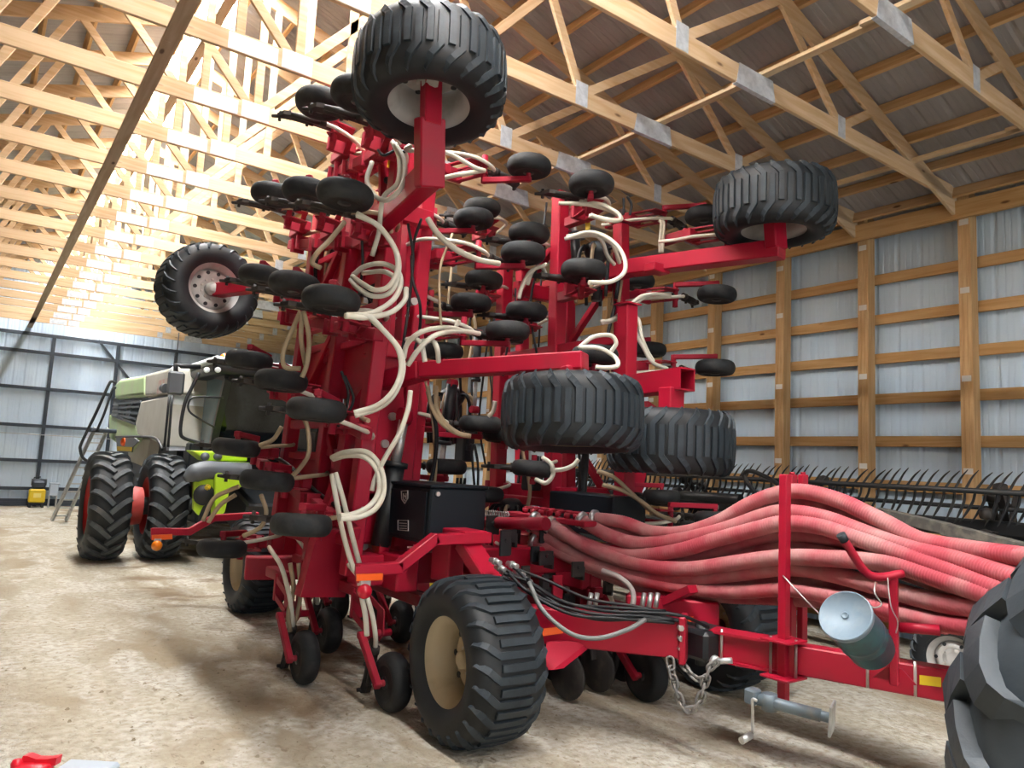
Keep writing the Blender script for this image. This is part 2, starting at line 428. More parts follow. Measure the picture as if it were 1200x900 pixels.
def plate(poly):
    mb = MB(); mb.prism([V((x, -TH/2-.003, z)) for x, z in poly], (0, TH+.006, 0)); return mb.mesh('gusset_plate', GALV)
plates = []
for x, w, h in ((XC, .30, .20), (XC-.42, .46, .17), (XC+2.50, .16, .26), (XC-2.50, .16, .26), (XC+5.06, .14, .25), (XC-5.06, .14, .25)):
    plates.append(plate([(x-w/2, ZC+.01), (x+w/2, ZC+.01), (x+w/2, ZC+h), (x-w/2, ZC+h)]))
for s in (1, -1):
    x = XC+s*3.56
    plates.append(plate([(x-.30, ZC-.01), (x+.30, ZC-.01), (x+.26, ZC+CH+.01), (x-.26, ZC+CH+.01)]))
NT = len(STN)
for i, y in enumerate(STN):
    o = obj('roof_truss', TM); o.location = (0, y+.10, 0)
    struct(o, 'pale pine roof truss, %s from the open end of the barn' % ORD[i], 'roof truss', 'roof trusses')
    for p in plates: obj('gusset_plate', p, o)
# purlins, on edge above the top chords
j = 0
for s in (1, -1):
    for k in range(14):
        d = .30+.60*k
        if d > half: break
        x = XC+s*d/ln; z = 8.05+.19+.075-SL*d/ln
        mb = MB(); mb.cbox((x, (YF+YB)/2, z), (.045, YB-YF, .14), .004, M.Rotation(math.atan(SL)*s, 3, 'Y'))
        o = mb.build('roof_purlin', WOODP); j += 1
        struct(o, 'pine roof purlin, %s below the ridge on the %s slope' % (ORD[k], 'right' if s > 0 else 'left'), 'purlin', 'roof purlins')
# lateral braces: short boards lapped from truss to truss
def brace(x, z, w, h, label, m=WOODB, y0=YF, lap=4.0, jig=.05, ang=0):
    mb = MB(); y = y0; k = 0
    while y < YB-.3:
        mb.cbox((x+(jig if k % 2 else 0), min(y+lap/2, YB-.3), z), (w, lap+(.3 if jig else 0), h), .003, M.Rotation(ang, 3, 'Y') if ang else None); y += lap; k += 1
    o = mb.build('lateral_brace', m); struct(o, label, 'brace', 'lateral truss braces'); return o
WOODD = wood('brown_brace', (.50, .37, .26), (.40, .28, .18), 1)  # browner wood tone for two of the braces
brace(1.05, ZC-.02, .135, .04, 'brown lateral brace under the bottom chords left of the ridge', WOODD, jig=0)
brace(1.98, 7.55, .12, .04, 'lateral brace high under the ridge skylight', WOODD, jig=0)
brace(XC+3.62, ZC+CH+.03, .09, .04, 'pale lateral brace on the chords, right of the drill', jig=.06)
brace(XC+2.0, ZC+1.1, .10, .04, 'pale lateral brace across the webs above the drill', jig=.06, ang=.9)
brace(XC+6.6, ZC+CH+.03, .09, .04, 'pale lateral brace on the chords near the right wall', jig=.05)
brace(XC-3.6, ZC+CH+.03, .09, .04, 'pale lateral brace on the chords of the left half', jig=.05)

# big steel-framed door in the back wall
d1 = thing('door_1', 'large bluish sheet door with dark steel frame in the back wall', 'door', (0, YB-.05, 0), kind='structure')
mb = MB()
for x in (-3.9, -2.05, -.15, 1.75, 3.62, 5.45, 7.3): mb.box((x, 0, 2.75), (.10, .10, 5.5))
for z in (.18, .55, 1.43, 2.53, 3.72, 4.88, 5.45): mb.box((1.7, -.002, z), (11.4, .10, .10))
o = mb.build('door_frame', GALVD, d1)
mb = MB(); mb.box((1.7, -.06, .08), (11.4, .04, .12)); mb.build('bottom_rail', GALVD, d1)
mb = MB()
for (x0, z0, x1, z1) in ((-1.9, 2.6, .0, 5.3), (3.0, 5.5, 4.4, 3.9)): mb.bar((x0, .0, z0), (x1, 0, z1), .05, .07)
mb.build('diagonal_brace', GALVD, d1)
mb = MB(); mb.tube([(-4, -.1, 2.28), (8, -.1, 2.22)], .012, 6); mb.build('cable', ALU, d1)

# ------------------------------------------------------------------ light
w = bpy.data.worlds.new('sky'); SC.world = w; w.use_nodes = True
bg = w.node_tree.nodes['Background']; bg.inputs[0].default_value = (.86, .93, 1.0, 1); bg.inputs[1].default_value = 2.3
ld = bpy.data.lights.new('door_portal', 'AREA'); ld.shape = 'RECTANGLE'; ld.size = XR-XL; ld.size_y = 6.0
ld.cycles.is_portal = True
lo = bpy.data.objects.new('door_portal', ld); COL.objects.link(lo); lo.location = (XC, YF, 3.0); lo.rotation_euler = (PI/2, 0, 0)
SC.view_settings.view_transform = 'Standard'; SC.view_settings.look = 'None'; SC.view_settings.gamma = 1
SC.view_settings.use_curve_mapping = False; SC.view_settings.exposure = 0.2
try: SC.cycles.use_denoising = True; SC.cycles.max_bounces = 6; SC.cycles.diffuse_bounces = 2; SC.cycles.sample_clamp_indirect = 8
except Exception: pass
# ------------------------------------------------------------------ wheels
def tyre_profile(R, W, rb):
    h = R-rb
    return [(rb, -.41*W), (rb+.12*h, -.455*W), (rb+.35*h, -.495*W), (rb+.58*h, -.49*W), (rb+.78*h, -.455*W), (rb+.91*h, -.39*W), (rb+.975*h, -.28*W), (R, -.12*W),
            (R, .12*W), (rb+.975*h, .28*W), (rb+.91*h, .39*W), (rb+.78*h, .455*W), (rb+.58*h, .49*W), (rb+.35*h, .495*W), (rb+.12*h, .455*W), (rb, .41*W)]
def prof_r(prof, a):
    pts = [p for p in prof if p[0] > prof[0][0]+.4*(prof[7][0]-prof[0][0])]
    pts = sorted(pts, key=lambda p: p[1])
    if a <= pts[0][1]: return pts[0][0]
    for i in range(len(pts)-1):
        if pts[i][1] <= a <= pts[i+1][1]:
            t = (a-pts[i][1])/max(1e-6, pts[i+1][1]-pts[i][1]); return pts[i][0]*(1-t)+pts[i+1][0]*t
    return pts[-1][0]
def lug(mb, prof, path, h, w, taper=0):
    """path: list of (axial, theta) ; raised bar following the carcass"""
    n0 = len(mb.v); k = len(path); Rm = prof[7][0]
    for i, (a, th) in enumerate(path):
        r = prof_r(prof, a); hh = h*(1-.55*(i/(k-1))**3) if taper else h
        p = path[max(0, i-1)]; q = path[min(k-1, i+1)]
        da = q[0]-p[0]; dt = (q[1]-p[1])*Rm; L = math.hypot(da, dt) or 1
        na, nt = -dt/L*w/2, da/L*w/2/Rm
        for (sg, rr) in ((1, r-.012), (.82, r+hh), (-.82, r+hh), (-1, r-.012)):
            aa = a+na*sg; tt = th+nt*sg
            mb.v.append(V((rr*math.cos(tt), rr*math.sin(tt), aa)))
    for i in range(k-1):
        b = n0+4*i
        for j in range(3): mb.quad((b+j, b+j+1, b+4+j+1, b+4+j))
    mb.quad((n0, n0+1, n0+2, n0+3)); b = n0+4*(k-1); mb.quad((b+3, b+2, b+1, b))
def tyre_mesh(name, R, W, rb, m, N=23, style='flot', lw=.062, m2=None):
    mb = MB(); H = .020 if style == 'flot' else .055
    Rc = R-H; prof = tyre_profile(Rc, W, rb)
    mb.lathe(prof, n=72 if style == 'flot' else 56, cap=False); st = 2*PI/N; mb.cur = 1
    for i in range(N):
        for s in (1, -1):
            th = i*st + (st/2 if s < 0 else 0)
            if style == 'flot':
                pth = [(-s*.22*W, th), (-s*.05*W, th), (s*.10*W, th), (s*.235*W, th), (s*.30*W, th+.05), (s*.37*W, th+.115), (s*.43*W, th+.165), (s*.475*W, th+.21)]
                lug(mb, prof, pth, H, st*Rc*.365, 1)
            else:
                pth = [(-s*.03*W, th-.02), (s*.10*W, th+.07), (s*.24*W, th+.16), (s*.36*W, th+.22), (s*.44*W, th+.25), (s*.485*W, th+.265)]
                lug(mb, prof, pth, H, lw*R/.93, 1)
    return mb.mesh(name, [m, m2 or m])
def rim_mesh(name, rb, W, m, dish=.06, holes=8):
    mb = MB(); mb.cur = 0
    z = .41*W
    # barrel with both flanges, then the dished disc
    mb.lathe([(rb+.022, z+.012), (rb+.026, z-.002), (rb+.005, z-.012), (rb-.022, z-.05), (rb-.05, z-.07), (rb-.055, -z+.07), (rb-.022, -z+.05), (rb+.005, -z+.012), (rb+.026, -z+.002), (rb+.022, -z-.012)], n=48, cap=False)
    mb.lathe([(rb-.050, dish-.03), (rb-.075, dish), (rb*.62, dish+.03), (rb*.40, dish-.005), (rb*.36, dish-.01), (0, dish-.01)], n=48, cap=False)
    mb.lathe([(rb-.052, dish-.045), (rb-.075, dish-.015), (rb*.62, dish+.015), (0, dish-.03)], n=48, cap=False)
    mb.cur = 1
    for i in range(holes):
        a = 2*PI*i/holes; c = V((math.cos(a)*rb*.66, math.sin(a)*rb*.66, dish+.018)); mb.cyl(c, c+V((0, 0, .014)), rb*.075, 12)
    mb.cur = 2
    for i in range(holes):
        a = 2*PI*(i+.5)/holes; c = V((math.cos(a)*rb*.40, math.sin(a)*rb*.40, dish-.02)); mb.cyl(c, c+V((0, 0, .045)), rb*.045, 6)
    return mb.mesh(name, [m, BLK, BOLT])
def hub_mesh(rb, dish, m):
    mb = MB(); mb.lathe([(rb*.27, dish-.02), (rb*.27, dish+.05), (rb*.22, dish+.06), (rb*.20, dish+.11), (rb*.14, dish+.125), (0, dish+.128)], n=24)
    return mb.mesh('hub', m)
FT = tyre_mesh('tyre', .60, .60, .315, CARC, m2=RUB)
RIMC = rim_mesh('rim', .315, .60, CREAM, .01); HUBC = hub_mesh(.315, .01, CREAM)
RIMD = rim_mesh('rim', .315, .60, GRIM, -.03); HUBD = hub_mesh(.315, -.03, GRIM)
RIMG = rim_mesh('rim', .315, .60, GRIM, .13, 10); HUBG = hub_mesh(.315, .13, GRIM)

SD = thing('seed_drill', 'huge red folding seed drill with upright wings, white hoses and black press wheels', 'seed drill', (4.5, 6.5, 0))
INV = M.Translation((-4.5, -6.5, 0))
def part(mb, name, mats, parent=None, label=None):
    """world-space mesh as a part of the drill (or of one of its parts given in drill space)"""
    o = mb.build(name, mats, parent or SD)
    if not parent: o.matrix_local = INV
    if label: o['label'] = label
    return o
def wheel(name, c, axis, rim, hub, parent, hint=(0, 0, 1), label=None, tyre=FT, spin=0):
    w = bpy.data.objects.new(name, None); COL.objects.link(w); w.parent = parent
    w.matrix_local = INV @ axm(axis, c, hint) @ M.Rotation(spin, 4, 'Z')
    obj('tyre', tyre, w); obj('rim', rim, w); obj('hub', hub, w)
    if label: w['label'] = label
    return w
wheel('transport_wheel', (3.14, 4.66, .585), (-1, .04, 0), RIMC, HUBC, SD)
wheel('transport_wheel', (3.10, 9.72, .585), (-1, 0, 0), RIMC, HUBC, SD, spin=.3)
wheel('transport_wheel', (6.02, 4.72, .585), (1, 0, 0), RIMC, HUBC, SD, spin=.1)
wheel('transport_wheel', (6.02, 9.72, .585), (1, 0, 0), RIMC, HUBC, SD, spin=.2)
GW = dict(uR=V((2.57, 4.86, 4.97)), lR=V((4.03, 4.71, 2.46)), uL=V((6.30, 4.36, 4.74)), lL=V((5.32, 4.78, 2.30)))
wheel('gauge_wheel', GW['uR'], (-.06, -.14, -1), RIMD, HUBD, SD, spin=.05)
wheel('gauge_wheel', GW['lR'], (-.02, -.05, -1), RIMC, HUBC, SD, spin=.15)
wheel('gauge_wheel', GW['uL'], (0, 0, -1), RIMD, HUBD, SD, spin=.1)
wheel('gauge_wheel', GW['lL'], (0, 0, 1), RIMC, HUBC, SD, spin=.2)
wheel('gauge_wheel', (2.19, 9.75, 4.02), (.10, -.97, .02), RIMG, HUBG, SD, label='grey-rimmed wheel turned square to the drill')

# ------------------------------------------------------------------ row units
def unit_mesh(side):
    mb = MB()
    mb.cbox((-.06, 0, -.10), (.46, .11, .10), .01)                     # mount stub on the rank beam
    mb.cbox((.07, 0, -.20), (.05, .15, .26), .006)
    for s in (-1, 1):
        mb.bar((.06, s*.062, -.12), (.40, s*.062, -.22), .014, .055); mb.bar((.06, s*.062, -.28), (.40, s*.062, -.38), .014, .055)
        mb.prism([V((.34, s*.05, -.17)), V((.46, s*.05, -.20)), V((.48, s*.05, -.40)), V((.40, s*.05, -.47)), V((.34, s*.05, -.42))], (0, s*.012, 0))
    mb.cyl((.42, -.15*1, -.40), (.42, .15, -.40), .032, 12)
    mb.bar((.42, side*.125, -.39), (.82, side*.135, -.72), .055, .060, b=.006)
    mb.cyl((.80, side*.165, -.70), (.80, side*.0, -.70), .026, 10)
    return mb.mesh('row_unit', REDD)
def press_mesh():
    mb = MB(); R, W = .232, .17; prof = []
    for i in range(13):
        a = -PI/2+PI*i/12; prof.append((R-.085+.085*math.cos(a)**.75 if math.cos(a) > 0 else R-.085, W/2*math.sin(a)))
    prof = [(R-.10, -W*.42)]+prof+[(R-.10, W*.42)]
    mb.lathe(prof, ax=(0, 1, 0), n=36)
    mb.cur = 1
    mb.lathe([(R-.095, -.045), (.06, -.02), (.055, -.075), (0, -.078)], ax=(0, 1, 0), n=20)
    mb.lathe([(R-.095, .045), (.06, .02), (.055, .075), (0, .078)], ax=(0, 1, 0), n=20)
    return mb.mesh('press_wheel', [RUBP, BLK])
def opener_mesh():
    mb = MB()
    mb.bar((.40, 0, -.34), (.37, 0, -.62), .03, .075, (1, 0, 0), .006)
    p = spl([V((.37, 0, -.60)), V((.33, 0, -.76)), V((.27, 0, -.88)), V((.20, 0, -.96))], 5)
    mb.tube(p, [.036-.02*i/(len(p)-1) for i in range(len(p))], 8)
    mb.prism([V((.29, -.02, -.80)), V((.40, -.02, -.84)), V((.37, -.02, -.90)), V((.26, -.02, -.93))], (0, .04, 0))
    mb.tube([(.44, .0, -.55), (.41, 0, -.72), (.37, 0, -.84)], [.034, .03, .024], 10)
    mb.cyl((.455, 0, -.50), (.442, 0, -.56), .040, 10)
    for q in ((.26, 0, -.90), (.36, 0, -.66)): mb.cyl(V(q)+V((0, -.05, 0)), V(q)+V((0, .05, 0)), .016, 6)
    return mb.mesh('opener', CAST)
def shose_mesh(v):
    mb = MB(); s = (-1, 1)[v % 2]
    a = spl([V((.45, .0, -.52)), V((.50, s*.03, -.40)), V((.47, s*.07, -.20)), V((.30, s*.10, .02)), V((.10, s*.12, .12)), V((-.10, s*.10, .16))], 6)
    mb.tube(a, .021, 8)
    return mb.mesh('seed_hose', TAN if v == 2 else WHOSE)
UM = {s: unit_mesh(s) for s in (1, -1)}; PM = press_mesh(); OM = opener_mesh(); HM = [shose_mesh(i) for i in range(3)]
BAS = {'g': M(((0, 1, 0), (-1, 0, 0), (0, 0, 1))), 'R': M(((0, 0, 1), (-1, 0, 0), (0, -1, 0))), 'L': M(((0, 0, -1), (-1, 0, 0), (0, 1, 0)))}
UNITS = []
def unit(kind, wc, side=-1, hose=0, tilt=0, dark=False):
    """a row unit whose press wheel centre is wc"""
    R = BAS[kind].copy()
    if tilt: R = M.Rotation(tilt, 3, 'Y') @ R
    m = R.to_4x4(); m.translation = V(wc)-R @ V((.80, 0, -.70))
    o = obj('row_unit', UM[side], SD, INV @ m)
    p = obj('press_wheel', PM, o); p.location = (.80, 0, -.70); p.rotation_euler = (random.uniform(-.03, .03), random.uniform(0, 6), random.uniform(-.04, .04))
    obj('opener', OM, o)
    if hose is not None: obj('seed_hose', HM[hose], o)
    UNITS.append((kind, V(wc))); return o
tl = .055
XRO = lambda z: 2.16+tl*(z-3.0)
for (y, z0, ks) in ((7.55, 4.69, range(0, 5)), (6.47, 4.41, range(-1, 4)), (5.53, 4.12, range(-1, 4))):
    for k in ks:
        z = z0-.88*k; zz = z - (.10 if (y > 7 and k == 4) else 0)
        unit('R', (XRO(z), y, zz), -1, (2, 0, 1)[k % 3], tilt=tl)
for (u, v, X) in ((840, 345, 6.97), (838, 431, 6.97), (825, 253, 6.97), (760, 410, 6.97), (747, 330, 6.97), (775, 582, 6.9), (838, 608, 6.7), (905, 272, 7.0)):
    unit('L', onX(u, v, X), 1, 0)
for (u, v) in ((620, 195), (613, 297), (595, 388), (555, 257), (552, 355), (523, 547), (520, 412), (563, 497), (515, 300)):
    unit('L', onX(u, v, 4.33), -1, 1)
for (u, v) in ((693, 216), (684, 317), (697, 417), (620, 274), (617, 365), (565, 244), (567, 328), (590, 509), (625, 549), (567, 579)):
    unit('R', onX(u, v, 4.76), 1, 0)
for (u, v) in ((357, 770), (460, 799), (757, 790), (470, 728), (385, 738), (700, 770), (560, 700), (640, 740), (680, 735), (610, 725), (530, 712), (600, 700), (655, 712), (730, 742), (500, 705), (435, 712), (395, 705), (570, 690)):
    unit('g', onZ(u, v, .225), -1, 0)

BLKH = mat('black_hose', (.005, .006, .008), .5, 0, .4)
# ------------------------------------------------------------------ wing frames
def frame(name, beams, z0, z1, X0, til, cross, w=.15, ties=(), mats=RED):
    """upright rank beams joined by cross tubes"""
    xs = lambda z: X0+til*(z-3)
    for i, y in enumerate(beams):
        zt = z1[i] if isinstance(z1, (list, tuple)) else z1
        mb = MB(); mb.bar((xs(z0), y, z0), (xs(zt), y, zt), w, w, (0, 1, 0), .012)
        mb.bar((xs(zt)-.0, y, zt+.005), (xs(zt), y, zt+.02), w+.05, w+.05, (0, 1, 0))
        part(mb, 'rank_beam', mats)
    mb = MB()
    for z in cross: mb.cbox((xs(z), (beams[0]+beams[-1])/2, z), (.10, beams[-1]-beams[0]-w+.02, .10), .01)
    for (ya, za, yb, zb) in ties: mb.bar((xs(za), ya, za), (xs(zb), yb, zb), .08, .08, (1, 0, 0), .008)
    part(mb, 'cross_frame', mats)
BRO = (6.33, 7.27, 8.35)
frame('RO', BRO, .95, (5.25, 5.30, 4.95), 2.97, tl, (1.25, 2.35, 3.45, 4.55, 5.05), ties=((6.33, 1.3, 7.27, 2.3), (7.27, 3.5, 8.35, 2.4), (6.33, 4.5, 7.27, 3.5), (7.27, 4.6, 8.35, 3.5)))
for k, (za, zb) in enumerate(((4.55, 3.98), (3.66, 3.10), (2.78, 2.22), (1.90, 1.36), (5.12, 4.90))):
    ya, yb = (8.75, 5.95) if k < 4 else (7.7, 5.9)
    mb = MB(); a = V((2.80+tl*(za-3), ya, za)); b = V((2.80+tl*(zb-3), yb, zb)); mb.bar(a, b, .11, .11, b=.008)
    for t in (.12, .34, .62, .86):
        c = a.lerp(b, t)
        for dy in (-.09, .09): mb.box(c+V((-.01, dy, 0)), (.16, .025, .16))
    part(mb, 'tool_bar', REDD)
    mb = MB(); mb.tube(spl([a+V((.05, -.1, .10)), a.lerp(b, .3)+V((.04, 0, .16)), a.lerp(b, .6)+V((.06, 0, .08)), b+V((.05, .1, .12))], 6), .022, 7); part(mb, 'hydraulic_hose', BLKH if k % 2 else TAN)
for (y0_, y1_, z0_, z1_) in ((6.42, 7.18, 1.35, 2.1), (7.36, 8.26, 1.1, 2.05), (7.36, 8.26, 2.5, 3.25), (6.42, 7.18, 2.6, 3.2), (7.36, 8.26, 3.6, 4.3), (6.42, 7.18, 3.75, 4.35)):
    mb = MB(); xx = 3.02+tl*((z0_+z1_)/2-3); R_ = M.Rotation(tl, 3, 'Y')
    mb.cbox((xx, (y0_+y1_)/2, (z0_+z1_)/2), (.02, y1_-y0_, z1_-z0_), .004, R_)
    mb.cbox((xx-.03, (y0_+y1_)/2, z1_-.05), (.05, y1_-y0_, .07), .006, R_); part(mb, 'frame_plate', RED)
BRI = (6.75, 7.75, 8.7)
frame('RI', BRI, 1.35, (5.0, 5.15, 5.05), 3.58, .02, (1.6, 2.6, 3.7, 4.75), ties=((6.75, 2.7, 7.75, 3.6), (7.75, 3.8, 8.7, 4.7)))
BLI = (onX(736, 380, 5.45).y, onX(656, 330, 5.45).y, onX(591, 380, 5.45).y)
frame('LI', BLI, 1.35, (3.75, 5.28, 4.7), 5.45, -.02, (1.6, 2.45, 3.4), w=.16, ties=((BLI[1], 4.75, BLI[2], 3.9), (BLI[1], 2.5, BLI[2], 3.4)))
BLO = (6.35, 7.35, 8.35)
frame('LO', BLO, 1.1, (5.0, 5.1, 4.8), 6.20, -tl, (1.4, 2.5, 3.5, 4.5), ties=((6.35, 1.4, 7.35, 2.5), (6.35, 4.5, 7.35, 3.6)))
# wing linkage between the two layers on either side, upright hinge towers and cylinders
for (xa, xb, ys, zs) in ((2.97, 3.60, (6.6, 7.6), (1.7, 3.1, 4.5)), (5.45, 6.2, (6.6, 7.6), (1.7, 3.1, 4.3))):
    for y in ys:
        for z in zs: mb = MB(); mb.cbox(((xa+xb)/2, y, z), (xb-xa, .12, .18), .01); part(mb, 'wing_link', RED)
def pplate(px, fn, c, d, name='hinge_plate', m=RED, label=None):
    mb = MB(); mb.prism([fn(u, v, c) for u, v in px], d); return part(mb, name, m, label=label)
# bright hinge plate at the top with its label and the hole
pl = pplate([(452, 172), (480, 160), (490, 182), (490, 240), (468, 262), (446, 250), (446, 190)], onY, 6.55, (0, .05, 0))
mb = MB(); mb.prism([onY(u, v, 6.535) for u, v in ((456, 182), (464, 182), (463, 198), (454, 196))], (0, .01, 0)); part(mb, 'warning_label', YEL)
mb = MB(); c = onY(454, 211, 6.53); mb.cyl(c, c+V((0, .03, 0)), .035, 14); part(mb, 'pin_bush', BLK)
# inclined hinge legs of the centre frame
pplate([(408, 478), (436, 438), (446, 404), (462, 398), (474, 470), (472, 498), (449, 560), (434, 602), (420, 655), (404, 700), (352, 700), (368, 640), (396, 560), (404, 520)], onY, 6.62, (0, .16, 0))
pplate([(448, 405), (494, 420), (500, 455), (476, 500), (462, 480)], onY, 6.75, (0, .12, 0))
pplate([(494, 425), (505, 430), (484, 640), (462, 640), (470, 560)], onY, 6.9, (0, .10, 0))
pplate([(735, 540), (760, 470), (774, 480), (752, 580), (742, 620), (722, 620)], onY, 6.8, (0, .16, 0))
for (u, v) in ((461, 488), (486, 353), (452, 520), (427, 640)):
    mb = MB(); c = onY(u, v, 6.58); mb.cyl(c, c+V((0, .08, 0)), .04, 12); part(mb, 'pivot_pin', BOLT)
# bright upright lift arms seen between the layers
for (u0, v0, u1, v1, X, w) in ((484, 250, 473, 470, 3.55, .17), (463, 268, 455, 400, 3.3, .11), (496, 250, 468, 650, 3.75, .10)):
    mb = MB(); a = onX(u0, v0, X); b = onX(u1, v1, X); b.y = a.y; mb.bar(a, b, w, w, (0, 1, 0), .012); part(mb, 'lift_arm', RED)
def cylinder(a, b, r=.055):
    a = V(a); b = V(b); d = b-a
    mb = MB(); mb.tube([a, a+d*.62], r, 14); mb.cyl(a+d*.60, a+d*.64, r*1.25, 14); o = part(mb, 'hydraulic_cylinder', BLK)
    mb = MB(); mb.tube([a+d*.6, b], r*.5, 10); part(mb, 'rod', ZINC, o)
    for q in (a, b):
        mb = MB(); mb.cyl(q-V((.05, 0, 0)), q+V((.05, 0, 0)), r*.9, 12); part(mb, 'clevis', RED, o)
cylinder(onY(446, 640, 6.35), onY(474, 488, 6.35), .095); cylinder(onX(438, 300, 3.25), onX(433, 420, 3.25), .04)
cylinder((5.75, 6.5, 1.4), (5.8, 6.5, 2.9)); cylinder(onX(676, 315, 5.6), onX(672, 250, 5.6), .06); cylinder(onX(560, 390, 4.9), onX(556, 480, 4.9), .05)
cylinder(onX(530, 450, 4.6), onX(515, 560, 4.6), .07)

# air distributor heads and black lines between the layers
def dist(c, r=.16):
    c = V(c); mb = MB(); mb.lathe([(r*.35, -.55), (r*.35, -.12), (r*.9, 0), (r, .03), (r, .12), (r*.6, .16), (0, .17)], c, (0, 0, 1), 20); o = part(mb, 'distributor_head', BLK)
    for i in range(10):
        a = 2*PI*i/10; mb = MB(); d = V((math.cos(a), math.sin(a), 0)); mb.tube(spl([c+d*r*.8+V((0, 0, .07)), c+d*r*1.5+V((0, 0, .06)), c+d*r*1.9+V((0, 0, -.15)), c+d*r*1.7+V((0, 0, -.55))], 4), .022, 7); part(mb, 'outlet_hose', BLKH if i % 3 else TAN, o)
dist(onX(430, 430, 3.3)); dist(onX(530, 470, 4.9)); dist(onX(700, 300, 5.8)); dist(onX(600, 600, 5.4)); dist(onX(400, 300, 3.3))
for k in range(34):
    X = random.choice((2.75, 3.2, 3.35, 3.75, 4.9, 5.2, 5.7, 6.0)); y = random.uniform(6.4, 8.9); z0 = random.uniform(1.3, 3.6); L = random.uniform(.8, 1.9)
    mb = MB(); j = lambda: random.uniform(-.10, .10)
    mb.tube(spl([V((X, y, z0)), V((X+j(), y+j(), z0+L*.3)), V((X+j(), y+j(), z0+L*.65)), V((X+j(), y+j(), z0+L))], 6), random.choice((.014, .018, .022)), 7); part(mb, 'hydraulic_hose', BLKH if k % 4 else TAN)
for (x, y, z) in ((3.05, 7.8, 2.1), (3.3, 8.0, 3.1), (3.25, 7.2, 3.9), (5.6, 7.4, 2.9), (5.7, 7.9, 3.8), (3.3, 7.0, 2.3), (5.0, 7.9, 2.2), (4.6, 7.4, 1.6), (5.4, 7.0, 1.9)):
    mb = MB(); mb.cbox((x, y, z), (.16, .22, .34), .02); mb.cbox((x, y-.13, z+.05), (.10, .06, .16), .01)
    for i in range(3): mb.cyl((x-.05+.05*i, y-.1, z+.17), (x-.05+.05*i, y-.1, z+.24), .018, 8)
    part(mb, 'valve_block', BLK)
# arms that carry the gauge wheels
def arm(pts, w, h, label=None, up=(0, 0, 1)):
    mb = MB()
    for a, b in zip(pts, pts[1:]): mb.bar(a, b, w, h, up, .012)
    return mb
c = GW['uR']
mb = MB(); q0 = onY(436, 268, 6.3); q1 = V((c.x+.13, c.y+.12, 4.27)); 
mb.bar(q0, q1, .16, .22, b=.012); mb.bar(q1+V((0, .02, -.11)), V((c.x+.03, c.y+.02, 4.66)), .13, .22, (1, 0, 0), .012)
mb.bar((c.x+.03, c.y, 4.6), (c.x+.01, c.y, 4.98), .15, .10, (0, 1, 0), .01)
part(mb, 'gauge_wheel_arm', RED)
c = GW['lR']
mb = MB(); q = onZ(484, 436, 3.02)
q0 = V((3.25, 6.72, 2.98)); q1 = V((3.42, 6.05, 2.98)); q2 = V((4.10, 4.66, 3.02)); 
q1 = onY(496, 434, 6.05); q0 = onY(440, 450, 6.75); q2 = onY(686, 423, 4.66)
mb.bar(q0, q1, .18, .17, b=.012); mb.bar(q1, q2, .20, .15, b=.012)
mb.bar((c.x, c.y+.02, c.z+.1), (c.x-.02, c.y+.04, q2.z-.05), .16, .14, (0, 1, 0), .012)
part(mb, 'gauge_wheel_arm', RED)
c = GW['uL']
mb = MB(); q0 = onY(690, 326, 6.6); q1 = onY(740, 314, 6.0); q2 = onY(917, 292, 4.30)
mb.bar(q0, q1, .18, .18, b=.012); mb.bar(q1, q2, .20, .18, b=.012); mb.bar((c.x+.02, c.y-.02, q2.z), (c.x, c.y, c.z-.02), .20, .14, (0, 1, 0), .012)
mb.cbox(onY(770, 315, 5.6)+V((0, 0, .0)), (.26, .16, .10), .01)
part(mb, 'gauge_wheel_arm', RED)
c = GW['lL']
mb = MB(); q2 = V((c.x+.05, c.y-.15, c.z+.60)); q0 = V((5.5, 6.6, 2.85))
d = (q2-q0).normalized()
for (dx, dz, ww, hh) in ((.10, 0, .014, .20), (-.10, 0, .014, .20), (0, .10, .20, .014), (0, -.10, .20, .014)):
    mb.bar(q0+V((dx, 0, dz)), q2+V((dx, 0, dz)), ww, hh)
mb.bar((c.x, c.y, c.z), (c.x, c.y, c.z+.52), .20, .16, (0, 1, 0), .01)
part(mb, 'gauge_wheel_arm', RED)
mb = MB(); mb.bar((2.19, 9.85, 4.02), (2.7, 8.4, 4.0), .16, .16, b=.01); mb.bar((2.19, 9.9, 4.02), (2.19, 9.62, 4.02), .10, .10, b=.01); part(mb, 'gauge_wheel_arm', RED)

# ------------------------------------------------------------------ centre frame near the ground
mb = MB()
mb.cbox((4.55, 6.35, 1.0), (3.3, .25, .28), .015); mb.cbox((4.55, 8.6, 1.0), (3.3, .25, .28), .015); mb.cbox((4.55, 5.55, 1.15), (1.9, .22, .24), .015)
for x in (3.25, 5.85): mb.cbox((x, 7.45, 1.0), (.22, 3.0, .32), .015)
for x in (4.1, 5.0): mb.cbox((x, 7.2, .95), (.18, 3.4, .22), .015)
part(mb, 'main_frame', RED)
mb = MB(); mb.cbox((3.12, 7.5, 1.35), (.14, 1.5, .42), .02); mb.cbox((3.2, 6.62, 1.45), (.35, .16, .5), .02); part(mb, 'wing_hinge_box', RED)
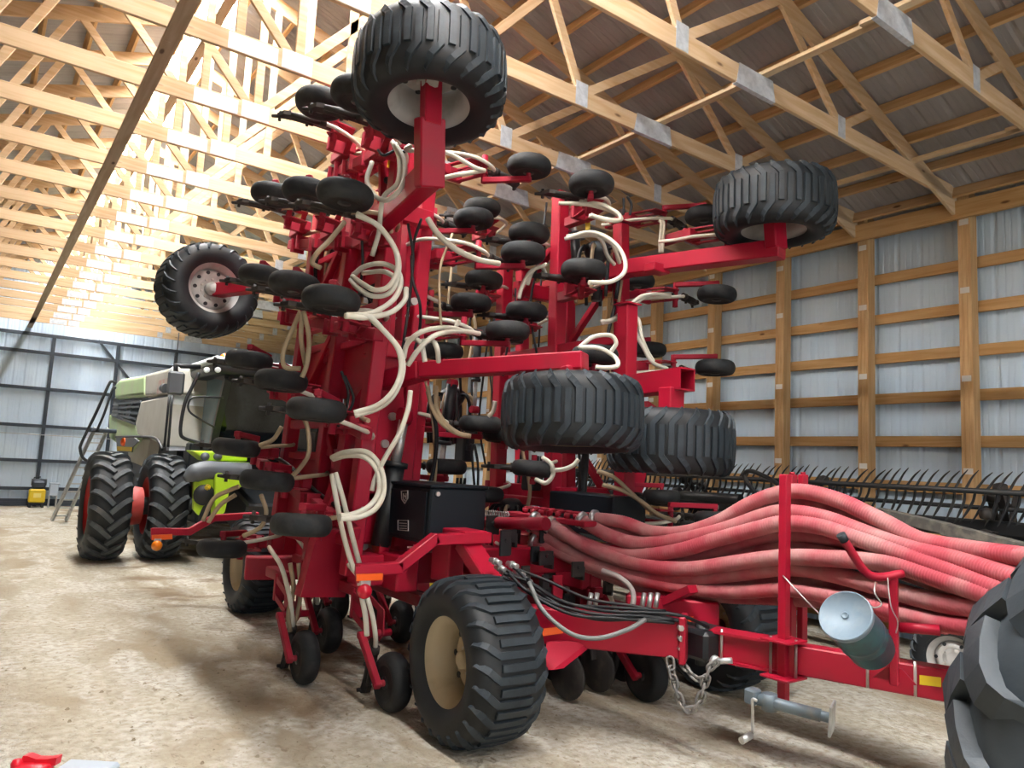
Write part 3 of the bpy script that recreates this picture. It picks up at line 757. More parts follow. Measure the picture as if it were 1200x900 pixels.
# axle legs
for sx, xx in ((-1, 3.52), (1, 5.6)):
    mb = MB(); a = onX(546, 636, 3.46); b = onX(584, 694, 3.46)
    if sx > 0: a.x = b.x = 5.62
    mb.bar(a, b, .19, .12, b=.012); mb.bar(a+V((0, .5, .06)), a+V((0, -.15, .06)), .24, .10, b=.01)
    mb.cbox(a+V((0, .28, -.18)), (.16, .30, .36), .012)
    mb.bar(b, (xx, 4.66, .585), .12, .12, b=.01); mb.cyl((xx+.05*sx*-1, 4.66, .585), (xx+sx*.35*-1*-1, 4.66, .585), .07, 14)
    part(mb, 'axle_leg', RED)
    mb = MB(); mb.bar((xx, 8.6, 1.0), (xx, 9.7, .60), .16, .14, b=.01); mb.cyl((xx, 9.72, .585), (xx+sx*.35, 9.72, .585), .07, 14); mb.cbox((xx-.2*-sx*-1, 8.95, .92), (.5, .2, .24), .012)
    part(mb, 'axle_leg', RED)
mb = MB(); c = onY(287, 665, 9.0); mb.bar(c, c+V((.75, -.2, .0)), .22, .26, b=.012); part(mb, 'axle_guard', RED)
# lighting bars with reflectors and lamps
def markerbar(px, Y, plate, refl, lamp, lm):
    mb = MB()
    P = [onY(u, v, Y) for u, v in px]
    for a, b in zip(P, P[1:]): mb.bar(a, b+(b-a).normalized()*.03, .09, .09, b=.008)
    mb.prism([onY(u, v, Y-.05) for u, v in plate], (0, .02, 0))
    o = part(mb, 'light_bar', RED)
    mb = MB(); mb.prism([onY(u, v, Y-.07) for u, v in refl], (0, .015, 0)); part(mb, 'reflector', ORANGE, o, 'bright orange strip reflector')
    c = onY(*lamp[:2], Y-.05); mb = MB(); mb.lathe([(lamp[2], 0), (lamp[2], .05), (lamp[2]*.7, .085), (0, .095)], c, (-.25, -1, 0), 18); part(mb, 'lamp', lm, o)
    mb = MB(); mb.box(c+V((0, .0, lamp[2]*1.0)), (.08, .06, .04)); part(mb, 'lamp_bracket', ZINC, o)
markerbar([(418, 668), (466, 665), (508, 632), (570, 630)], 5.25, [(417, 664), (450, 664), (449, 682), (417, 683)], [(418, 673), (449, 672), (448, 680), (418, 681)], (426, 692, .055), REDL)
markerbar([(178, 623), (222, 623), (250, 607), (300, 604)], 10.4, [(177, 619), (201, 619), (201, 632), (177, 632)], [(178, 627), (202, 626), (202, 632), (178, 633)], (184, 639, .065), AMBER)
mb = MB(); mb.prism([onY(u, v, 6.56) for u, v in ((409, 638), (424, 638), (423, 645), (408, 647))], (0, .01, 0)); part(mb, 'warning_label', YEL)
mb = MB(); mb.prism([onY(u, v, 5.2) for u, v in ((504, 683), (517, 685), (516, 691), (504, 690))], (0, .01, 0)); part(mb, 'warning_label', YEL)
mb = MB(); mb.prism([onX(u, v, 5.38) for u, v in ((686, 258), (691, 257), (691, 269), (686, 270))], (.01, 0, 0)); part(mb, 'warning_label', YEL)

# black control box with the shield emblem and plate
bx = MB(); x0, x1, y0, y1, z0, z1 = 3.20, 3.78, 5.55, 6.56, 1.30, 1.785
bx.cbox(((x0+x1)/2, (y0+y1)/2, (z0+z1)/2), (x1-x0, y1-y0, z1-z0), .015)
bx.cbox(((x0+x1)/2, (y0+y1)/2, z1+.012), (x1-x0+.03, y1-y0+.03, .03), .01)
ob = part(bx, 'control_box', NAVY, label='black steel box with small shield emblem')
mb = MB(); mb.cbox((x0-.008, (y0+y1)/2, (z0+z1)/2), (.012, y1-y0-.10, z1-z0-.08), .004); part(mb, 'box_door', NAVY, ob)
# emblem: shield outline with a stroke inside ; small framed plate with text bars
def onface(u, v): return onX(u, v, x0-.016)
mb = MB()
sh = [onface(u, v) for u, v in ((470.5, 575.5), (478, 575), (478, 584), (474.5, 590), (471, 585))]
for a, b in zip(sh, sh[1:]+sh[:1]): mb.bar(a, b, .006, .012, (1, 0, 0))
for a, b in (((473, 578), (473, 585)), ((476, 578), (476, 585)), ((473, 580), (476, 583)), ((473, 585), (475, 587))): mb.bar(onface(*a), onface(*b), .006, .010, (1, 0, 0))
part(mb, 'shield_emblem', BOLT, ob)
mb = MB(); sh = [onface(u, v) for u, v in ((466.5, 609.5), (478.5, 610), (478.5, 622), (466.5, 621))]
for a, b in zip(sh, sh[1:]+sh[:1]): mb.bar(a, b, .006, .010, (1, 0, 0))
for v in (613, 616, 619): mb.bar(onface(468.5, v), onface(476.5, v+.4), .006, .012, (1, 0, 0))
part(mb, 'maker_plate', BOLT, ob)
mb = MB(); c = V((x0+.06, y0-.01, z1-.05)); mb.cyl(c, c+V((0, -.02, 0)), .02, 12); part(mb, 'latch', BOLT, ob)
bx = MB(); bx.cbox((5.34, 5.80, 1.56), (.46, 1.0, .40), .012); part(bx, 'hose_tray', NAVY)
mb = MB()
for i in range(7): c = V((4.55+.0*i, 5.2+.13*i, 1.545)); mb.cyl(c, c+V((0, 0, .05)), .03, 10); mb.cbox(c+V((.08, 0, .05)), (.16, .05, .03), .006)
mb.cbox((4.55, 5.6, 1.52), (.16, 1.2, .05), .008); part(mb, 'hose_manifold', REDD)
# spring with a rod beside the box
mb = MB(); a = onX(562, 601, 4.3); b = onX(596, 604, 4.3); d = b-a
mb.tube([a+d*t/60+V((0, math.sin(t*1.3)*.035, math.cos(t*1.3)*.035)) for t in range(61)], .008, 5); part(mb, 'spring', ZINC)
mb = MB(); mb.tube([onX(560, 612, 4.3), onX(640, 614, 4.3)], .06, 14); part(mb, 'torque_tube', REDD)

rr = random.Random(11)
for i in range(26):
    c = V((rr.uniform(3.75, 5.5), rr.uniform(4.95, 6.1), rr.uniform(.62, 1.42))); sx = rr.uniform(.06, .16); mb = MB()
    mb.cbox(c, (sx, .025, rr.uniform(.10, .22)), .004); mb.cbox(c+V((sx*.5, .05, -.04)), (.025, .12, .12), .004); mb.cyl(c+V((0, -.03, .02)), c+V((0, .03, .02)), .018, 6)
    part(mb, 'bracket', (BLK, REDD, BLK, CAST)[i % 4])
for (x, y0_, y1_, z) in ((3.8, 5.2, 8.2, .62), (4.4, 5.0, 8.4, .58), (5.0, 5.0, 8.4, .60), (5.5, 5.2, 8.2, .62)):  # long bars added below the chassis to block light and darken the ground
    mb = MB(); mb.cbox((x, (y0_+y1_)/2, z), (.12, y1_-y0_, .12), .01)
    part(mb, 'tool_bar', REDD)
for (x, y) in ((4.0, 5.3), (4.35, 5.1), (4.75, 5.15), (5.2, 5.3), (4.2, 6.0), (5.0, 6.0), (3.7, 6.1), (4.6, 5.6)):  # dark discs on shanks, added to fill and darken the space under the chassis
    mb = MB(); mb.bar((x, y, .72), (x, y-.05, .30), .03, .09, (1, 0, 0), .006); mb.lathe([(.03, -.02), (.20, -.012), (.205, 0), (.20, .012), (.03, .02)], (x+.03, y-.06, .22), (1, .1, 0), 28); part(mb, 'filler_disc', CAST)
# hitch arms behind the box
mb = MB(); a = onZ(605, 728, .78); b = onZ(800, 748, .80); mb.bar(a, b, .16, .27, b=.012)
e = onZ(797, 748, .80); d = (b-a).normalized(); mb.bar(b-d*.02, b+d*.03, .22, .34, b=.01)
mb.prism([onZ(640, 752, .70), onZ(690, 752, .70), onZ(648, 785, .55), onZ(640, 785, .55)], (.1, 0, 0))
part(mb, 'hitch_arm', RED)
for v in (735, 747, 759):
    mb = MB(); c = atd(796, v, (ROT.transposed() @ (b-O)).z-.06); mb.cyl(c, c+V((-.02, -.04, 0)), .022, 6); part(mb, 'hitch_bolt', BOLT)
mb = MB(); mb.prism([atd(u, v, 5.62) for u, v in ((633, 737), (660, 734), (660, 742), (633, 746))], ray(640, 740)*.01); part(mb, 'reflector', ORANGE, label='orange strip reflector on hitch arm')
mb = MB(); a2 = onZ(735, 712, .86); b2 = onZ(842, 722, .86); mb.bar(a2, b2, .22, .24, b=.012); mb.bar(onZ(780, 705, .95), onZ(812, 690, 1.1), .10, .06); part(mb, 'hitch_arm', RED)
mb = MB(); mb.prism([atd(u, v, 6.02) for u, v in ((800, 723), (821, 722), (821, 730), (802, 730))], ray(800, 725)*.01); part(mb, 'reflector', ORANGE, label='orange strip reflector on far hitch arm')
mb = MB(); mb.cbox(atd(826, 752, 5.62), (.34, .30, .22), .03); mb.cyl(atd(822, 730, 5.6), atd(822, 778, 5.6), .05, 14); part(mb, 'hitch_joint', BLK)
# safety chain
pts = spl([atd(u, v, d) for u, v, d in ((785, 772, 5.35), (790, 800, 5.3), (803, 832, 5.25), (818, 825, 5.2), (826, 800, 5.2), (832, 782, 5.2), (842, 774, 5.2))], 10)
pts2 = spl([atd(u, v, d) for u, v, d in ((794, 770, 5.45), (805, 785, 5.35), (818, 797, 5.25), (826, 795, 5.2))], 10)
CHN = mat('chain_steel', (.26, .25, .24), .45, .5, .5, ((.15, .13, .11), 14, .5, .7))
def chain(pts, name):
    L = .062; root = None; acc = 0; pos = [pts[0]]
    for a, b in zip(pts, pts[1:]):
        seg = (b-a).length
        while acc+seg >= L:
            a = a+(b-a).normalized()*(L-acc); pos.append(a.copy()); seg = (b-a).length; acc = 0
        acc += seg
    lk = MB(); R = .026
    ring = [V((math.cos(t)*R, math.sin(t)*R+(.02 if math.sin(t) > 0 else -.02), 0)) for t in [2*PI*i/16 for i in range(17)]]
    lk.tube(ring, .010, 7, caps=False); me = lk.mesh('chain_link', CHN)
    root = obj('safety_chain', me, SD)
    for i, p in enumerate(pos[:-1]):
        d = (pos[i+1]-p).normalized(); mm = axm((1, 0, 0) if i % 2 else (0, -.8, .6))
        x = d.cross(V((0, 0, 1)) if i % 2 else V((.6, .5, .6))).normalized(); z = x.cross(d)
        mm = M((x, d, z)).transposed().to_4x4(); mm.translation = (p+pos[i+1])/2
        if i == 0: root.matrix_local = INV @ mm; inv = mm.inverted()
        else: obj('chain_link', me, root, inv @ mm)
chain(pts, 'c'); chain(pts2, 'd')
# ------------------------------------------------------------------ faded red air hoses (ribbed)
def ribbed_hose(pts, r, pitch=.021, n=14):
    P = spl(pts, 14); out = []; acc = 0; out = [P[0]]
    step = pitch/3
    for a, b in zip(P, P[1:]):
        while True:
            seg = (b-a).length
            if acc+seg < step: acc += seg; break
            a = a+(b-a)*((step-acc)/seg); out.append(a.copy()); acc = 0
    # smooth the path once more
    for _ in range(3): out = [out[0]]+[(out[i-1]+out[i]*2+out[i+1])/4 for i in range(1, len(out)-1)]+[out[-1]]
    rs = [r*(1.0 if i % 3 else .945) for i in range(len(out))]
    mb = MB(); mb.tube(out, rs, n); return mb
AH = [
 [(692, 607), (730, 612), (762, 623), (800, 624), (840, 612), (880, 590), (917, 577), (948, 577), (987, 588), (1037, 612), (1078, 633), (1130, 643), (1215, 655)],
 [(690, 609), (735, 626), (790, 628), (850, 610), (890, 593), (917, 589), (948, 591), (985, 601), (1035, 620), (1080, 638), (1140, 660), (1215, 682)],
 [(677, 607), (715, 628), (752, 637), (800, 632), (850, 620), (890, 606), (920, 600), (965, 607), (1025, 629), (1075, 645), (1125, 657), (1215, 686)],
 [(622, 607), (680, 635), (730, 651), (790, 646), (840, 632), (890, 619), (920, 613), (962, 617), (1012, 633), (1060, 650), (1110, 668), (1195, 700)],
 [(650, 612), (700, 648), (770, 662), (840, 648), (880, 633), (918, 627), (962, 630), (1005, 638), (1050, 652), (1110, 676), (1185, 706)],
 [(625, 630), (680, 645), (740, 660), (800, 664), (860, 652), (918, 641), (965, 645), (1010, 655), (1060, 672), (1120, 692), (1170, 704)],
 [(640, 612), (690, 642), (745, 660), (800, 667), (860, 660), (920, 653), (995, 656), (1048, 661), (1098, 677), (1165, 699)],
 [(620, 612), (660, 642), (720, 668), (790, 678), (860, 673), (920, 666), (972, 672), (1045, 692), (1100, 706), (1165, 716)],
 [(640, 635), (700, 665), (770, 685), (850, 686), (920, 678), (968, 686), (1035, 706), (1095, 722), (1160, 730)],
 [(622, 632), (680, 658), (740, 676), (800, 689), (860, 694), (920, 691), (975, 699), (1040, 715), (1100, 730), (1160, 738)],
 [(640, 640), (700, 670), (770, 694), (850, 700), (925, 703), (985, 708), (1045, 722), (1110, 735)],
]
OFF = [.12, .20, .05, .0, .12, .14, -.04, .0, .12, -.02, .14]
for k, h in enumerate(AH):
    pts = []
    for (u, v) in h:
        if u < 917: d = 7.0+(5.62-7.0)*(u-625)/(917-625)
        else: d = 5.62+(4.05-5.62)*(u-917)/(1200-917)
        pts.append(atd(u, v, d+OFF[k]*(1 if u < 1000 else .8)))
    part(ribbed_hose(pts, (.068, .066, .07, .072, .06, .058, .072, .07, .06, .062, .056)[k]*.88), 'air_hose', PINK)
    mb = MB(); d = (pts[1]-pts[0]).normalized(); mb.cyl(pts[0]+d*.02, pts[0]+d*.06, .08, 16); part(mb, 'hose_clamp', ZINC)

# ------------------------------------------------------------------ white seed hoses and black lines
def hose(px, r=.022, m=WHOSE, name='seed_hose', n=8, parent=None):
    mb = MB(); mb.tube(spl([atd(*p) for p in px], 8), r, n); return part(mb, name, m, parent)
WH = [
 [(463, 168, 6.3), (474, 190, 6.2), (471, 218, 6.1), (455, 234, 6.1), (440, 230, 6.2), (430, 212, 6.3), (436, 190, 6.4)],
 [(460, 166, 6.35), (468, 186, 6.25), (466, 214, 6.15), (450, 230, 6.15), (446, 250, 6.2), (444, 272, 6.3), (436, 300, 6.3)],
 [(418, 252, 5.9), (442, 264, 5.9), (462, 290, 5.9), (466, 315, 5.85), (456, 335, 5.8), (440, 340, 5.8), (424, 332, 5.9), (413, 324, 6.1)],
 [(418, 250, 5.95), (445, 266, 5.95), (464, 294, 5.95), (467, 318, 5.9), (458, 342, 5.85), (438, 347, 5.85), (420, 338, 5.9), (411, 328, 6.1)],
 [(414, 322, 6.2), (428, 312, 6.1), (448, 309, 6.0), (464, 316, 6.0), (470, 330, 5.9), (462, 350, 5.8), (440, 365, 5.6), (415, 371, 5.5)],
 [(425, 320, 6.3), (448, 318, 6.2), (462, 324, 6.1)],
 [(404, 370, 5.4), (430, 372, 5.5), (458, 366, 5.7), (474, 352, 5.8), (476, 338, 5.9)],
 [(406, 369, 5.45), (432, 371, 5.5), (450, 388, 5.6), (466, 408, 5.65), (470, 432, 5.65), (462, 456, 5.6), (444, 474, 5.55), (415, 484, 5.5)],
 [(434, 373, 5.55), (454, 392, 5.65), (469, 412, 5.7), (472, 436, 5.7), (462, 462, 5.62), (444, 478, 5.58), (416, 487, 5.5)],
 [(404, 260, 6.3), (386, 282, 6.2), (372, 296, 6.1), (366, 308, 6.1), (376, 314, 6.1)],
 [(482, 170, 6.4), (478, 176, 6.4), (520, 178, 6.7), (556, 196, 6.8), (568, 200, 6.9)],
 [(512, 210, 6.5), (540, 204, 6.7), (566, 200, 6.9)],
 [(501, 256, 6.2), (514, 275, 6.2), (534, 292, 6.4), (560, 304, 6.6), (585, 309, 6.8)],
 [(473, 420, 6.0), (478, 402, 5.95), (496, 388, 5.9), (525, 384, 6.2), (552, 390, 6.6)],
 [(478, 428, 6.0), (492, 408, 5.95), (512, 392, 6.0), (540, 388, 6.4), (562, 391, 6.6)],
 [(476, 398, 6.1), (486, 397, 6.05), (494, 404, 6.0), (498, 424, 6.0)],
 [(494, 400, 6.1), (506, 399, 6.05), (512, 408, 6.0), (514, 424, 6.1)],
 [(389, 536, 6.2), (404, 530, 6.0), (430, 530, 5.9), (446, 548, 5.9), (450, 575, 5.8), (440, 596, 5.6), (420, 606, 5.5), (398, 608, 5.4)],
 [(391, 538, 6.2), (408, 534, 6.0), (428, 536, 5.9), (442, 552, 5.9), (444, 575, 5.8), (434, 592, 5.6), (415, 602, 5.5), (398, 605, 5.4)],
 [(389, 556, 6.0), (394, 585, 5.9), (402, 625, 5.9), (412, 660, 5.9), (416, 668, 5.9)],
 [(393, 554, 6.0), (402, 585, 5.95), (412, 625, 5.95), (421, 660, 6.0)],
 [(424, 700, 5.85), (428, 720, 5.8), (430, 745, 5.8)],
 [(481, 458, 6.0), (478, 480, 5.95), (468, 508, 5.9), (452, 535, 5.9), (440, 560, 5.9), (436, 575, 5.9)],
 [(352, 365, 6.3), (342, 388, 6.3), (332, 412, 6.3), (334, 430, 6.3), (352, 432, 6.3)],
 [(356, 365, 6.2), (362, 395, 6.15), (360, 425, 6.1), (354, 442, 6.1)],
 [(354, 366, 6.3), (353, 398, 6.2), (358, 428, 6.2)],
 [(655, 238, 7.6), (690, 240, 7.5), (718, 248, 7.4), (728, 256, 7.3), (720, 258, 7.3), (690, 253, 7.3)],
 [(680, 236, 7.6), (705, 240, 7.4), (724, 250, 7.3), (726, 258, 7.25), (712, 258, 7.2), (692, 252, 7.2)],
 [(662, 280, 7.5), (690, 272, 7.4), (714, 280, 7.2), (730, 298, 7.1), (732, 318, 7.0), (716, 330, 6.9), (690, 331, 6.8)],
 [(664, 277, 7.6), (692, 274, 7.5), (716, 284, 7.3), (726, 308, 7.5)],
 [(664, 279, 7.6), (700, 277, 7.6), (712, 300, 7.8), (720, 310, 7.9)],
 [(703, 377, 7.9), (718, 374, 7.9), (735, 360, 8.0), (755, 346, 8.2), (785, 345, 8.5)],
 [(704, 379, 7.9), (722, 374, 7.95), (742, 358, 8.1), (762, 345, 8.3), (786, 347, 8.5)],
 [(724, 376, 8.2), (740, 384, 8.2), (752, 404, 8.2), (764, 424, 8.2), (782, 432, 8.3)],
 [(736, 368, 8.4), (748, 374, 8.4), (752, 394, 8.3), (758, 410, 8.3), (766, 424, 8.3)],
 [(678, 408, 6.8), (695, 395, 6.8), (715, 393, 6.9), (722, 402, 6.9), (716, 412, 6.9)],
 [(680, 407, 6.7), (702, 408, 6.7), (720, 418, 6.7), (724, 428, 6.6), (712, 431, 6.6), (698, 430, 6.6)],
 [(772, 258, 8.7), (775, 262, 8.7), (774, 280, 8.7), (773, 296, 8.7)],
 [(776, 258, 8.7), (778, 264, 8.7), (776, 296, 8.7)],
 [(618, 334, 7.7), (624, 318, 7.7), (634, 312, 7.7), (640, 322, 7.8)],
 [(608, 350, 7.6), (612, 335, 7.6), (622, 318, 7.6), (640, 310, 7.7)],
 [(501, 452, 6.9), (505, 474, 6.9), (516, 494, 6.8), (532, 506, 6.8), (550, 511, 6.8)],
 [(511, 452, 6.9), (512, 478, 6.9), (522, 496, 6.8), (538, 508, 6.8), (552, 511, 6.8)],
 [(580, 470, 6.9), (578, 482, 6.9), (572, 488, 6.9)],
 [(645, 551, 7.0), (660, 550, 7.0), (672, 545, 7.0), (678, 538, 7.0)],
 [(636, 536, 7.1), (646, 544, 7.0), (648, 556, 7.0), (640, 566, 7.0), (628, 562, 7.1)],
 [(700, 552, 7.2), (720, 560, 7.2), (742, 580, 7.2), (765, 600, 7.3), (790, 610, 7.4)],
 [(706, 568, 7.2), (730, 575, 7.2), (752, 588, 7.2), (770, 602, 7.3), (792, 611, 7.4)],
 [(538, 375, 6.8), (532, 388, 6.8)],
 [(238, 560+50, 7.0), (250, 585, 7.0), (268, 575, 7.0), (280, 570, 7.0)],
 [(244, 612, 6.9), (258, 592, 6.9), (276, 580, 6.9)],
 [(340, 560, 6.5), (352, 548, 6.5), (362, 530, 6.5), (360, 500, 6.6), (350, 480, 6.6)],
 [(285, 628, 7.0), (305, 618, 7.0), (312, 600, 7.0), (306, 580, 7.1)],
 [(304, 522, 7.2), (320, 515, 7.2), (330, 500, 7.2)],
 [(340, 660, 6.9), (344, 690, 6.9), (338, 718, 6.8), (340, 740, 6.8)],
 [(350, 660, 6.9), (352, 700, 6.9), (344, 735, 6.9)],
]
TANK = {9, 23, 24, 25, 41, 42, 46, 47, 49, 50, 51, 52, 53, 54, 55}
for k, h in enumerate(WH): hose(h, .0215 if k not in (12,) else .026, TAN if k in TANK else WHOSE)
BH = [
 [(590, 672, 5.7), (620, 682, 5.7), (660, 705, 5.6), (710, 716, 5.5), (760, 718, 5.45), (800, 722, 5.4), (830, 735, 5.5)],
 [(588, 675, 5.6), (615, 690, 5.6), (650, 708, 5.5), (700, 720, 5.4), (750, 722, 5.4), (800, 728, 5.4)],
 [(594, 668, 5.75), (625, 690, 5.7), (665, 712, 5.6), (720, 722, 5.5), (770, 722, 5.45), (815, 732, 5.5)],
 [(600, 665, 5.8), (640, 680, 5.75), (690, 702, 5.65), (740, 710, 5.6), (790, 720, 5.5)],
 [(600, 662, 5.8), (610, 672, 5.75), (640, 700, 5.6), (690, 724, 5.5), (740, 726, 5.4), (790, 726, 5.4)],
 [(618, 678, 5.7), (632, 690, 5.6), (668, 708, 5.6), (720, 712, 5.5), (780, 716, 5.5)],
 [(596, 672, 5.6), (622, 696, 5.5), (670, 720, 5.4), (725, 725, 5.35), (790, 730, 5.4)],
 [(478, 262, 6.2), (484, 300, 6.2), (481, 340, 6.2), (476, 380, 6.1), (470, 420, 6.1)],
 [(482, 300, 6.15), (484, 330, 6.1), (492, 356, 6.1), (492, 384, 6.2), (486, 410, 6.2)],
 [(494, 256, 6.3), (486, 280, 6.3), (483, 300, 6.2)],
 [(470, 335, 6.0), (478, 345, 6.0), (478, 360, 6.0)],
 [(424, 282, 6.4), (425, 305, 6.4), (423, 330, 6.4), (420, 350, 6.4)],
 [(443, 176, 6.6), (450, 182, 6.5), (464, 176, 6.5), (474, 178, 6.4)],
 [(735, 230, 7.2), (740, 240, 7.2), (738, 252, 7.2)],
 [(731, 232, 7.2), (731, 242, 7.2), (730, 252, 7.2)],
 [(552, 520, 7.2), (554, 545, 7.2), (556, 570, 7.2)], [(556, 520, 7.2), (560, 545, 7.2), (560, 572, 7.2)],
 [(400, 435, 6.5), (408, 460, 6.5), (404, 490, 6.4)], [(404, 440, 6.5), (414, 470, 6.5), (396, 500, 6.4)],
]
for h in BH: hose(h, .013, BLKH, 'hydraulic_hose', 7)
hose([(620, 682, 5.5), (636, 715, 5.35), (668, 742, 5.2), (700, 748, 5.15), (735, 738, 5.2), (756, 726, 5.3)], .017, mat('grey_hose', (.16, .16, .155), .5), 'drain_hose')
hose([(706, 669, 5.9), (725, 676, 5.8), (740, 690, 5.75), (742, 706, 5.7), (736, 716, 5.7)], .022, mat('beige_grey_hose', (.30, .26, .24), .5), 'drain_hose')
for k, (u, v) in enumerate(((592, 668), (598, 674), (606, 664), (586, 660), (614, 674), (622, 682))):
    mb = MB(); a = atd(u, v, 5.75); b = atd(u-11, v-4, 5.85); mb.cyl(a, b, .022, 8); mb.cyl(a+(b-a)*.4, a+(b-a)*.7, .030, 6); part(mb, 'hose_coupling', ZINC)
for u in (690, 697, 752, 760, 768):
    mb = MB(); mb.cyl(atd(u, 712, 5.9), atd(u+3, 695, 5.95), .02, 8); part(mb, 'hose_coupling', ZINC)
# valve block with fittings on the lift tower
mb = MB(); c = onX(508, 501, 4.05); mb.cbox(c, (.14, .34, .10), .01); o = part(mb, 'valve_block', REDD)
for i in range(3): mb = MB(); p = c+V((0, .12-.12*i, .05)); mb.cyl(p, p+V((0, 0, .06)), .032, 10); part(mb, 'valve_cap', REDD, o)

# ------------------------------------------------------------------ cart drawbar with hose posts
DB = SD; DINV = INV
def dpart(mb, name, m, parent=None, label=None):
    o = mb.build(name, m, parent or DB)
    if not parent: o.matrix_local = DINV
    if label: o['label'] = label
    return o
da = onZ(838, 754, .75); db = onZ(1100, 799, .76)
dd = (db-da).normalized(); dn = V((0, 0, 1)).cross(dd).normalized()
de = db+dd*1.6
mb = MB()
mid = onZ(926, 770, .75)
mb.bar(da, mid, .13, .19, b=.006)
for s in (1, -1): mb.bar(da-dd*.02+V((0, 0, s*.10)), mid+V((0, 0, s*.10)), .20, .018)
mb.bar(mid-dd*.1, de, .15, .20, b=.01)
mb.bar(mid-dd*.02, mid+dd*.0+dd*.05, .22, .235)
dpart(mb, 'drawbar_beam', RED)
def dproj(u, v): # point on the vertical plane through the drawbar axis
    d = ray(u, v); n = dn; t = (da-O).dot(n)/d.dot(n); return O+d*t
# tall post
pt = dproj(919, 556); pbm = dproj(929, 823)
sh = -dn*.12 if (-dn).dot(O-da) > 0 else dn*.12
mb = MB(); mb.bar(V((pt.x+pbm.x, pt.y+pbm.y, 0))*.5+V((0, 0, pt.z))+sh, V((pt.x+pbm.x, pt.y+pbm.y, 0))*.5+V((0, 0, pbm.z))+sh, .062, .062, (0, 1, 0), .005)
PB = V((pt.x+pbm.x, pt.y+pbm.y, 0))*.5+sh
pst = dpart(mb, 'hose_post', RED)
mb = MB()
for q in (-.085, .085):
    for w_ in (-.13, .03): mb.cyl(PB+dd*q+V((0, 0, .62))-sh*0+sh.normalized()*w_*0+sh*.1, PB+dd*q+V((0, 0, .90))+sh*.1, .010, 8)
dpart(mb, 'u_bolt', BOLT)
for zz in (.885, .635): mb = MB(); mb.cbox(PB+V((0, 0, zz)), (.24, .22, .016), .003); dpart(mb, 'clamp_plate', RED)
for (u, v0, v1, d) in ((927, 556, 595, 5.75), (940, 556, 580, 5.95)):
    mb = MB(); b = atd(u+1, v1, d); a = V((b.x, b.y, atd(u, v0, d).z)); mb.bar(a, V((b.x, b.y, .75)), .075, .05, (0, 1, 0), .005); mb.cyl(a, a+V((0, 0, .02)), .02, 8); dpart(mb, 'hose_post', RED)
# jack swung level on the foot of the post
ja = atd(884, 818, 5.0); jb = atd(975, 842, 4.75); jd = (jb-ja).normalized()
jk = MB(); jk.tube([ja, ja+jd*.42], .040, 16); jk.tube([ja+jd*.40, jb], .033, 16)
jo = dpart(jk, 'jack', STEELB)
mb = MB(); mb.cbox(ja-jd*.01+V((0, 0, .01)), (.09, .09, .10), .012); mb.cyl(ja+jd*.10-V((0, 0, .055)), ja+jd*.10+V((0, 0, .055)), .05, 10); dpart(mb, 'gear_head', STEELB, jo)
mb = MB(); mb.cbox(jb, (.19, .19, .02), .006, axm(jd).to_3x3()); dpart(mb, 'foot_plate', ALU, jo)
mb = MB(); h0 = atd(882, 820, 4.95); h1 = atd(882, 860, 4.95); mb.tube(spl([h0+jd*.03, h0, h0.lerp(h1, .3), h1], 5), .011, 8); h2 = atd(871, 867, 4.9); mb.cyl(h1, h2, .010, 8); mb.cyl(h1.lerp(h2, .2), h1.lerp(h2, 1.2), .024, 12); dpart(mb, 'crank', ZINC, jo)
# handle bracket beside the pail
mb = MB(); P = [atd(u, v, 4.60) for u, v in ((990, 634), (1003, 655), (1012, 668), (1022, 675), (1036, 676), (1058, 672))]
mb.tube(spl(P, 6), .026, 12); o = dpart(mb, 'rest_arm', RED)
mb = MB(); mb.tube([P[0], P[0]+(P[0]-P[1]).normalized()*.05], .028, 12); dpart(mb, 'rubber_grip', RUB, o)
mb = MB(); t = atd(1047, 674, 4.62); bq = t; mb.bar(t, V((t.x, t.y, .78)), .075, .05, dd, .006)
mb.prism([t+V((0, 0, -.56))-dd*.04, t+V((0, 0, -.56))+dd*.04, V((t.x, t.y, .80))+dd*.12, V((t.x, t.y, .80))-dd*.12], dn*.02)
dpart(mb, 'rest_post', RED)
mb = MB(); c = atd(1054, 735, 4.6); mb.cyl(c, c+dd*.22+V((0, 0, .015)), .032, 12); dpart(mb, 'hook_pin', RED)
mb = MB(); f0 = dproj(1081, 791); n_ = sh.normalized()*.078
mb.prism([dproj(u, v)+n_ for u, v in ((1079, 788), (1104, 791), (1104, 802), (1079, 799))], n_*.05); dpart(mb, 'reflector', YEL, None, 'amber reflector on drawbar side')
for (u, v) in ((1074, 780), (850, 748), (1019, 790)):
    mb = MB(); c = dproj(u, v)+n_*1.1; mb.cyl(V((c.x, c.y, .66)), V((c.x, c.y, .88)), .010, 8); dpart(mb, 'u_bolt', BOLT)
mb = MB(); mb.cyl(atd(838, 775, 5.25), atd(858, 774, 5.2), .022, 8); mb.lathe([(.012, -.02), (.04, -.015), (.04, .015), (.012, .02)], atd(838, 775, 5.25), (.3, 1, .2), 12); dpart(mb, 'chain_shackle', ALU)

